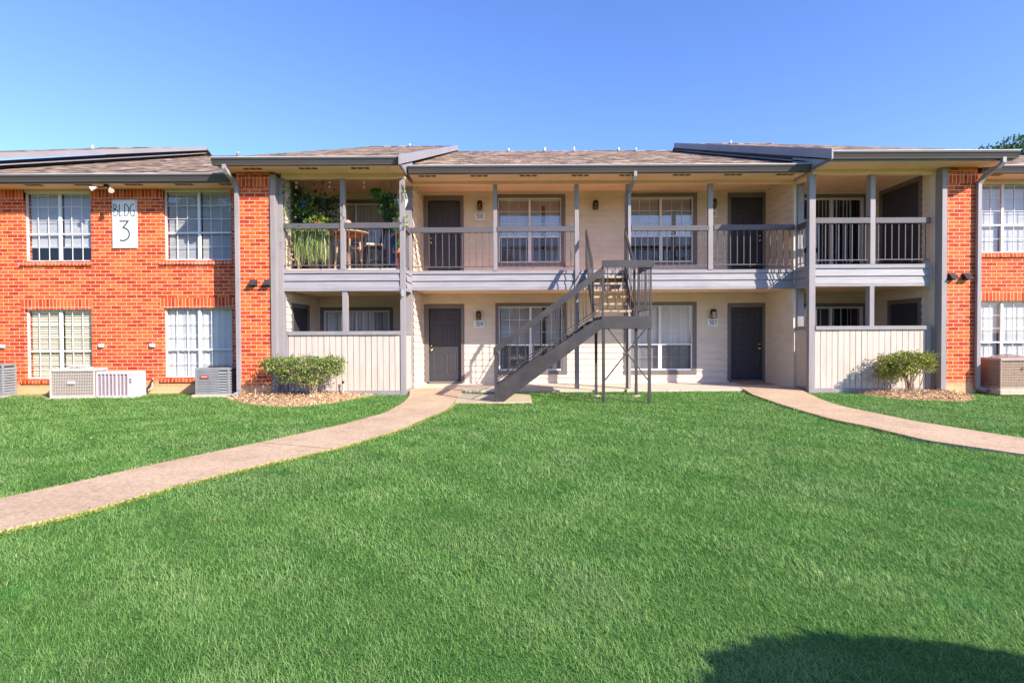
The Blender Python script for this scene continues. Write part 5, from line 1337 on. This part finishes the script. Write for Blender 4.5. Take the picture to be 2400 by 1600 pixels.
# ------------------------------------------------------------------ things on the left balcony
zfl = 2.985
def hang_leaves(r, c, n, rad, drop, L, W, seed, up=.3):
    q = r.normal(size=(n, 3))*np.array([rad*.5, rad*.5, drop*.35]); q[:, 2] -= drop*.2; C = np.array(c)+q; D = q/max(rad, .01)+r.normal(size=(n, 3))*.5+[0, 0, up]; return leaves(C, D, r.uniform(L*.7, L*1.3, n), W, seed, .2)
M_['gleaf'] = leaf_mat('green_leaf', [(0, (.03, .10, .02)), (.5, (.08, .24, .04)), (.85, (.16, .38, .08)), (1, (.30, .48, .16))], .35, .4)
M_['dleaf'] = leaf_mat('dark_leaf', [(0, (.015, .045, .012)), (.6, (.04, .11, .03)), (1, (.10, .22, .06))], .3, .4)
M_['yleaf'] = leaf_mat('lime_leaf', [(0, (.12, .24, .03)), (.5, (.32, .46, .06)), (1, (.55, .62, .18))], .35, .4)
M_['strand'] = leaf_mat('grassy_strand', [(0, (.05, .14, .02)), (.3, (.18, .38, .06)), (.6, (.48, .60, .18)), (1, (.85, .78, .45))], .3, .5)
def ribbons(r, starts, n, drop, spread, w, seed):
    V = []; Q = []; TI = []; k = 0
    for i in range(n):
        p = np.array(starts(r)); a = r.uniform(0, 2*PI); d = np.array([math.cos(a), math.sin(a), 0])*spread*r.uniform(.3, 1); L = drop*r.uniform(.45, 1.05); ti = r.random(); side = np.array([-math.sin(a), math.cos(a), 0])*w*.5*r.uniform(.6, 1.2)
        side = side+r.normal(size=3)*w*.15; wv = r.normal(size=2)*.03
        for j in range(8):
            u = j/7; q = p+d*(1-(1-u)**2)+np.array([wv[0]*math.sin(u*7), wv[1]*math.sin(u*6), .06*math.sin(min(1, u*3)*PI)*(u < .34)-L*max(0, u-.12)]); s_ = side*(1-u*.75)
            V += [q-s_, q+s_]; TI += [ti, ti]
            if j: Q.append((k+2*j-2, k+2*j-1, k+2*j+1, k+2*j))
        k += 16
    return np.array(V), np.array(Q), np.array(TI)
def pot(c, r0, r1, h, mat, par, name='pot'):
    m = MB(); m.lathe(c, [(r0*.9, 0), (r0, .01), (r1, h-.03), (r1*1.07, h-.03), (r1*1.07, h), (r1*.93, h), (r1*.9, h-.02), (.01, h-.02)], 16); return m.build(name, mat, par)
def cords(par, c, zt_, rad, n=3, w=.004):
    m = MB()
    for i in range(n): a = 2*PI*i/n+.5; m.tube([(c[0]+rad*math.cos(a), c[1]+rad*math.sin(a), c[2]), (c[0], c[1], c[2]+(zt_-c[2])*.55), (c[0], c[1], zt_)], w, 4)
    m.build('hanging_cord', M_['rope'], par)
r = np.random.default_rng(50)
def pc(px, py, Y): x, z = U(px, py, Y); return (x, Y, z)
ZC = 5.40
# 1 big drooping grass-like plant on a low stand behind the rail
c = pc(731, 545, 13.05); o = thing('drooping_plant', (c[0], c[1], zfl), 'large grass like plant with long yellow green strands drooping behind the left balcony rail', 'plant')
V, Q, TI = ribbons(r, lambda r_: (c[0]+r_.uniform(-.42, .42), c[1]+r_.uniform(-.14, .14), c[2]+r_.uniform(-.05, .06)), 420, .88, .12, .016, 1)
np_mesh('foliage', V, quads=Q, mat=M_['strand'], attrs={'tint': TI}, parent=o)
V, T, TI = hang_leaves(r, (c[0], c[1], c[2]+.03), 200, .6, .16, .10, .02, 3); np_mesh('foliage', V, tris=T, mat=M_['gleaf'], attrs={'tint': TI}, parent=o)
m = MB(); m.box(c[0]-.42, c[0]+.42, c[1]+.06, c[1]+.2, c[2]-.22, c[2]-.06); m.build('planter', M_['pot_blue'], o)
m = MB()
for dx in (-.38, .38): m.box(c[0]+dx-.02, c[0]+dx+.02, c[1]+.1, c[1]+.14, zfl, c[2]-.22)
m.box(c[0]-.4, c[0]+.4, c[1]+.1, c[1]+.14, c[2]-.26, c[2]-.221); m.build('stand', M_['woodtan'], o)
# 2 hanging basket, round leaves, beside the closet door
c = pc(712, 478, 13.2); o = thing('hanging_basket', (c[0], c[1], ZC), 'hanging basket with round green leaves in a dark blue pot before the closet door', 'hanging plant', 'hanging plants on the left balcony')
pot((c[0], c[1], c[2]-.1), .06, .10, .15, M_['pot_blue'], o); cords(o, (c[0], c[1], c[2]+.05), ZC, .09)
V, T, TI = hang_leaves(r, (c[0]-.07, c[1], c[2]), 150, .26, .34, .075, .065, 4); np_mesh('foliage', V, tris=T, mat=M_['gleaf'], attrs={'tint': TI}, parent=o)
# 3 big dark planter
c = pc(757, 478, 13.5); o = thing('hanging_basket', (c[0], c[1], ZC), 'large nearly black round hanging planter with trailing green leaves', 'hanging plant', 'hanging plants on the left balcony')
pot((c[0], c[1], c[2]-.15), .11, .18, .26, M_['black'], o); cords(o, (c[0], c[1], c[2]+.1), ZC, .16, 3, .006)
V, T, TI = hang_leaves(r, (c[0], c[1], c[2]+.08), 170, .42, .22, .09, .06, 5); V2, T2, TI2 = hang_leaves(r, (c[0]+.12, c[1]-.05, c[2]-.28), 190, .30, .50, .11, .06, 6, -.5)
np_mesh('foliage', np.concatenate([V, V2]), tris=np.concatenate([T, T2+len(V)]), mat=M_['dleaf'], attrs={'tint': np.r_[TI, TI2]}, parent=o)
V, T, TI = hang_leaves(r, (c[0]-.27, c[1]-.1, c[2]-.05), 120, .22, .8, .095, .07, 7, -.3); np_mesh('foliage', V, tris=T, mat=M_['gleaf'], attrs={'tint': TI}, parent=o)
m = MB(); m.tube([(c[0], c[1], ZC), (c[0], c[1], ZC-.05), (c[0]+.03, c[1], ZC-.10), (c[0]-.03, c[1], ZC-.17), (c[0]+.02, c[1], ZC-.2)], .012, 6); m.build('hook', M_['black'], o)
# 4 rail plant, lime shoots
c = pc(745, 519, 12.95); o = thing('rail_plant', (c[0], c[1], zfl), 'lime green trailing plant creeping along the top of the left balcony rail', 'plant')
pot((c[0]-.02, c[1]+.1, c[2]-.18), .08, .11, .17, M_['orange'], o)
C = []
for a, b_ in (((712, 523), (735, 505)), ((735, 508), (760, 512)), ((757, 512), (800, 522)), ((745, 500), (768, 518)), ((725, 520), (760, 517))):
    p = np.array(pc(*a, 12.9)); q = np.array(pc(*b_, 12.92))
    for k in range(16): u = r.random(); C.append(p*(1-u)+q*u+r.normal(size=3)*.022)
C = np.array(C); V, T, TI = leaves(C, r.normal(size=C.shape)+[0, 0, .5], r.uniform(.05, .09, len(C)), .035, 9); np_mesh('foliage', V, tris=T, mat=M_['yleaf'], attrs={'tint': TI}, parent=o)
m = MB(); m.tube([pc(755, 508, 12.92), pc(775, 514, 12.9), pc(798, 521, 12.88)], .005, 5); m.tube([pc(735, 500, 12.95), pc(752, 512, 12.93), pc(764, 521, 12.9)], .005, 5); m.build('vine_stem', M_['yleaf'], o)
# 5 right hanging basket with pale spider leaves
c = pc(894, 458, 13.2); o = thing('hanging_basket', (c[0], c[1], ZC), 'hanging basket of pale spider leaves at the right of the left balcony', 'hanging plant', 'hanging plants on the left balcony')
pot((c[0], c[1], c[2]-.06), .07, .10, .14, M_['bark'], o); cords(o, (c[0], c[1], c[2]+.07), ZC, .09)
V, Q, TI = ribbons(r, lambda r_: (c[0]+r_.uniform(-.06, .10), c[1]+r_.uniform(-.06, .06), c[2]+.08), 46, .20, .20, .022, 3); np_mesh('foliage', V, quads=Q, mat=M_['strand'], attrs={'tint': TI*.7+.25}, parent=o)
V, Q, TI = ribbons(r, lambda r_: (c[0]-.10+r_.uniform(-.06, .06), c[1]+r_.uniform(-.06, .06), c[2]+.10), 46, .30, .26, .05, 4); np_mesh('foliage', V, quads=Q, mat=M_['gleaf'], attrs={'tint': TI*.7}, parent=o)
# 6 tall dark leafy plant in the right corner
c = pc(915, 497, 13.3); o = thing('dark_hanging_fern', (c[0], c[1], ZC), 'mass of dark drooping leaves in the right corner of the left balcony', 'hanging plant', 'hanging plants on the left balcony')
C = []
for k in range(640):
    u = r.random(); wd = .26*(1-abs(u-.45)*.9); C.append((c[0]-.06+.13*u+r.normal()*wd*.5, c[1]+r.normal()*.12, c[2]+.42-u*.88))
C = np.array(C); V, T, TI = leaves(C, r.normal(size=C.shape)*.6+[-.3, 0, -1.1], r.uniform(.09, .17, len(C)), .040, 12); np_mesh('foliage', V, tris=T, mat=M_['dleaf'], attrs={'tint': TI}, parent=o)
pot((c[0]+.03, c[1], c[2]+.30), .09, .13, .15, M_['black'], o); cords(o, (c[0]+.03, c[1], c[2]+.42), ZC, .11)
C = np.array([pc(926+r.normal()*4, 517+r.normal()*4, 12.95) for _ in range(50)]); V, T, TI = leaves(C, r.normal(size=C.shape), .07, .02, 13); np_mesh('dry_foliage', V, tris=T, mat=M_['litter'], attrs={'tint': TI*.3+.7}, parent=o)
# 7 white pot in macrame outside the corner post
c = pc(943, 474, 12.97); o = thing('macrame_pot', (c[0], c[1], 5.3), 'white pot in a rope hanger right behind the corner post', 'hanging plant', 'hanging plants on the left balcony')
pot((c[0], c[1], c[2]-.14), .07, .115, .20, M_['pot_white'], o)
m = MB()
for a in (0, PI/2, PI, 3*PI/2): m.tube([(c[0], c[1], 5.30), (c[0]+.03*math.cos(a), c[1]+.03*math.sin(a), 5.05), (c[0]+.135*math.cos(a), c[1]+.135*math.sin(a), c[2]+.03), (c[0]+.06*math.cos(a), c[1]+.06*math.sin(a), c[2]-.16), (c[0], c[1], c[2]-.24)], .006, 5)
m.build('rope_hanger', M_['pot_white'], o)
C = np.array([(c[0]+r.normal()*.05, c[1]+r.normal()*.05, c[2]+.06+abs(r.normal())*.05) for _ in range(40)]); V, T, TI = leaves(C, r.normal(size=C.shape)+[0, 0, .7], .08, .03, 15); np_mesh('foliage', V, tris=T, mat=M_['yleaf'], attrs={'tint': TI*.6}, parent=o)
# 8 vines on the posts
def vine(pts, n, seed, label, mat='gleaf', sp=.035, L=.06):
    pts = [np.array(pc(*p)) for p in pts]; o = thing('vine', tuple(pts[-1]), label, 'vine', 'vines climbing the balcony posts'); m = MB(); m.tube(pts, .005, 5); m.build('vine_stem', M_['stem'], o)
    r_ = np.random.default_rng(seed); C = []; A = np.array(pts); d = np.r_[0, np.cumsum(np.linalg.norm(np.diff(A, axis=0), axis=1))]
    for k in range(n):
        u = r_.uniform(0, d[-1]); C.append([np.interp(u, d, A[:, i]) for i in range(3)])
    C = np.array(C)+r_.normal(size=(n, 3))*sp; V, T, TI = leaves(C, r_.normal(size=C.shape)+[0, -.3, -.2], r_.uniform(L*.7, L*1.2, n), L*.7, seed); np_mesh('foliage', V, tris=T, mat=M_[mat], attrs={'tint': TI}, parent=o)
vine([(943, 427, 12.66), (950, 440, 12.66), (943, 455, 12.66), (952, 468, 12.66)], 26, 1, 'sprig of vine at the top of the right corner post', 'yleaf', .02, .055)
vine([(950, 505, 12.62), (955, 517, 12.62), (952, 532, 12.62)], 20, 2, 'lime vine tuft beside the rail end at the corner post', 'yleaf', .02, .06)
vine([(661, 425, 12.62), (668, 440, 12.62), (662, 455, 12.62), (667, 470, 12.66)], 26, 3, 'vine at the top of the left end board', 'gleaf', .03, .06)
vine([(666, 470, 12.7), (667, 490, 12.72), (671, 505, 12.72), (678, 521, 12.72)], 44, 4, 'vine running down to the left end of the rail', 'yleaf', .022, .045)
vine([(803, 448, 12.68), (806, 470, 12.68), (802, 500, 12.68), (808, 512, 12.68)], 14, 5, 'thin vine on the middle balcony post', 'gleaf', .03, .05)
vine([(675, 535, 12.9), (682, 560, 12.92), (679, 590, 12.9), (684, 618, 12.9)], 40, 6, 'dry vine hanging inside the left end of the balcony', 'litter', .03, .06)
# 9 bulbs
for k, (px, py, lb) in enumerate(((694.7, 437, 'left clear bulb hanging in front of the closet door'), (772.3, 437, 'middle clear bulb hanging beside the black hook'), (853.2, 437, 'right clear bulb hanging left of the spider plant basket'))):
    c = pc(px, py, 12.82); o = thing('light_bulb', (c[0], c[1], c[2]), lb, 'light bulb', 'clear bulbs strung along the balcony beam')
    m = MB(); m.lathe((c[0], c[1], c[2]-.07), [(.004, -.012), (.03, 0), (.052, .03), (.056, .055), (.045, .09), (.024, .125), (.022, .14)], 14); m.build('bulb_glass', M_['bulb'], o, smooth=True)
    m = MB(); m.lathe((c[0], c[1], c[2]+.07), [(.022, 0), (.024, .02), (.018, .045), (.006, .05)], 10); m.tube([(c[0], c[1], c[2]+.11), (c[0], c[1], 5.11)], .004, 5); m.build('socket', M_['white'], o)
    m = MB(); m.tube([(c[0], c[1], c[2]+.05), (c[0]+.01, c[1], c[2]), (c[0]-.01, c[1], c[2]-.02), (c[0], c[1], c[2]+.03)], .004, 4); m.build('filament', M_['brass'], o)
# 10 round bar table
c = pc(817, 546, 13.55); zt_ = c[2]; o = thing('bar_table', (c[0], c[1], zfl), 'round wooden bar table behind the middle balcony post', 'table')
m = MB(); m.lathe((c[0], c[1], zt_-.035), [(.50, 0), (.53, .008), (.53, .03), (.50, .035)], 32); m.build('table_top', M_['tread'], o)
m = MB(); m.lathe((c[0], c[1], zt_-.11), [(.34, 0), (.36, .074)], 20); m.build('apron', M_['orange'], o)
for a in (20, 110, 200, 290):
    a = math.radians(a); m = MB(); m.tube([(c[0]+.26*math.cos(a), c[1]+.26*math.sin(a), zt_-.1), (c[0]+.34*math.cos(a), c[1]+.34*math.sin(a), zfl+.002)], [.03, .026], 6); m.build('leg', M_['woodtan'], o)
# bowl and vase on it
m = MB(); m.lathe((c[0]+.0, c[1]-.2, zt_+.001), [(.05, 0), (.06, .01), (.13, .07), (.135, .10), (.12, .10), (.05, .02)], 18); o = m.build('bowl', M_['coir_light'] if 'coir_light' in M_ else M_.setdefault('coir_light', pmat('speckled_bowl', (.62, .42, .30), .6, .25, 14)), smooth=True); tag(o, 'speckled tan bowl on the round bar table', 'bowl')
c2 = pc(815, 513, 12.95); m = MB(); m.lathe((c2[0], c2[1]+.0, zl-.0), [(.03, -.02), (.055, .0), (.085, .04), (.08, .085), (.045, .12), (.02, .125)], 16); o = m.build('glass_vase', M_['salmon'], smooth=True); tag(o, 'salmon pink glass vase on the balcony rail beside the middle post', 'vase')
o['label'] = 'salmon pink glass vase on the balcony rail beside the middle post'
# 11 bar chairs
def bar_chair(c, rot, sh, label, cush, striped):
    o = thing('bar_chair', c, label, 'chair', 'bar chairs at the balcony table', rz=rot); k = MB(); 
    for x, y in ((-.18, -.18), (.18, -.18)): m = MB(); m.tube([(x, y, sh-.03), (x*1.15, y*1.15, 0)], .017, 6); m.build('leg', M_['black'], o, True)
    for x in (-.18, .18): m = MB(); m.tube([(x*1.1, .22, 0), (x, .19, sh), (x, .24, sh+.44)], .017, 6); m.build('leg', M_['black'], o, True)
    m = MB(); m.box(-.19, .19, -.205, -.18, .26, .285); m.box(-.2, .2, .19, .21, .26, .285); m.box(-.20, -.18, -.18, .19, .26, .285); m.box(.18, .20, -.18, .19, .26, .285); m.build('foot_rest', M_['black'], o, True)
    m = MB(); m.cbox(-.21, .21, -.21, .21, sh-.03, sh, .01); m.build('seat', M_['tread'] if not cush else M_['black'], o, True)
    if cush:
        m = MB(); m.cbox(-.215, .215, -.22, .2, sh+.001, sh+.05, .018); m.build('cushion', M_['cushion'], o, True); m = MB(); m.cbox(-.218, .218, -.223, .203, sh+.003, sh+.018, .004); m.build('cushion_border', M_['cushion2'], o, True)
    m = MB(); m.bar((-.18, .235, sh+.42), (.18, .235, sh+.42), .02, .05); m.bar((-.175, .215, sh+.16), (.175, .235, sh+.40), .012, .02); m.bar((.175, .215, sh+.16), (-.175, .236, sh+.40), .010, .02); m.bar((-.18, .21, sh+.15), (.18, .21, sh+.15), .02, .03); m.build('backrest', M_['black'], o, True)
c3 = pc(876, 575, 13.55); bar_chair((c3[0], c3[1], zfl), math.radians(-65), c3[2]-zfl-.03, 'black bar chair with a white and orange cushion right of the table', True, True)
c3 = pc(832, 583, 13.95); bar_chair((c3[0], c3[1], zfl), math.radians(10), c3[2]-zfl, 'black bar chair with a bare wooden seat behind the table', False, False)
# 12 red shelf with pots
c = pc(935, 560, 13.15); o = thing('plant_shelf', (c[0], c[1], zfl), 'red brown plant shelf in the right corner of the left balcony', 'shelf')
for zz in (UZ(930, 548, 13.15), UZ(930, 591, 13.15)): m = MB(); m.box(c[0]-.13, c[0]+.10, c[1]-.12, c[1]+.12, zz-.02, zz); m.build('shelf_board', M_['orange'], o)
for x, y in ((-.05, -.10), (.08, -.10), (-.05, .10), (.08, .10)): m = MB(); m.box(c[0]+x-.012, c[0]+x+.012, c[1]+y-.012, c[1]+y+.012, zfl, UZ(930, 591, 13.15)-.021 if y < 0 else UZ(930, 548, 13.15)-.021); m.build('leg', M_['red'] if 'red' in M_ else M_.setdefault('red', pmat('red_paint', (.30, .04, .03), .5, .1, 8)), o)
zz = UZ(930, 591, 13.15); o = thing('potted_plant', (c[0]-.02, c[1], zz), 'small green potted plant on the lower board of the red brown shelf', 'plant'); pot((c[0]-.02, c[1], zz), .04, .06, .09, M_['orange'], o)
C = np.array([(c[0]-.02+r.normal()*.04, c[1]+r.normal()*.04, zz+.1+abs(r.normal())*.12) for _ in range(60)]); V, T, TI = leaves(C, r.normal(size=C.shape)+[0, 0, .6], .07, .03, 19); np_mesh('foliage', V, tris=T, mat=M_['gleaf'], attrs={'tint': TI}, parent=o)
m = MB(); m.cbox(UX(917, 13.3), UX(928, 13.3), 13.25, 13.35, zfl+.001, UZ(920, 542, 13.3), .005); o = m.build('storage_bin', M_['pot_blue']); tag(o, 'narrow dark blue bin standing left of the red brown shelf', 'bin')

# ------------------------------------------------------------------ sun and sky
sd = Vector((1.19, -1.0, .93)).normalized()
L = bpy.data.lights.new('sun', 'SUN'); L.energy = 5.0; L.angle = math.radians(.5); L.color = (1.0, .905, .79)
so = bpy.data.objects.new('sun', L); COL.objects.link(so); so.rotation_euler = sd.to_track_quat('Z', 'Y').to_euler(); so.location = (20, -20, 20)
w = bpy.data.worlds.new('World'); scene.world = w; w.use_nodes = True; nt = w.node_tree; nt.nodes.clear()
sky = nt.nodes.new('ShaderNodeTexSky'); sky.sky_type = 'NISHITA'; sky.sun_disc = False; sky.sun_elevation = math.asin(sd.z); sky.sun_rotation = math.atan2(sd.x, sd.y)
sky.altitude = 50; sky.air_density = 1.0; sky.dust_density = .6; sky.ozone_density = 3.5
hs = nt.nodes.new('ShaderNodeHueSaturation'); hs.inputs['Saturation'].default_value = 1.08
bg = nt.nodes.new('ShaderNodeBackground'); bg.inputs[1].default_value = .132; wo = nt.nodes.new('ShaderNodeOutputWorld')
nt.links.new(sky.outputs[0], hs.inputs['Color']); mt_ = nt.nodes.new('ShaderNodeMix'); mt_.data_type = 'RGBA'; mt_.blend_type = 'MULTIPLY'; mt_.inputs[0].default_value = 1; mt_.inputs[7].default_value = (1.04, 1.04, 1.36, 1); nt.links.new(hs.outputs[0], mt_.inputs[6]); nt.links.new(mt_.outputs[2], bg.inputs[0]); nt.links.new(bg.outputs[0], wo.inputs[0])
vs = scene.view_settings; vs.view_transform = 'Standard'; vs.look = 'None'; vs.exposure = 0.84; vs.gamma = 1; vs.use_curve_mapping = False
scene.cycles.max_bounces = 8; scene.cycles.transparent_max_bounces = 16; scene.cycles.caustics_reflective = False; scene.cycles.caustics_refractive = False
scene.cycles.use_denoising = True
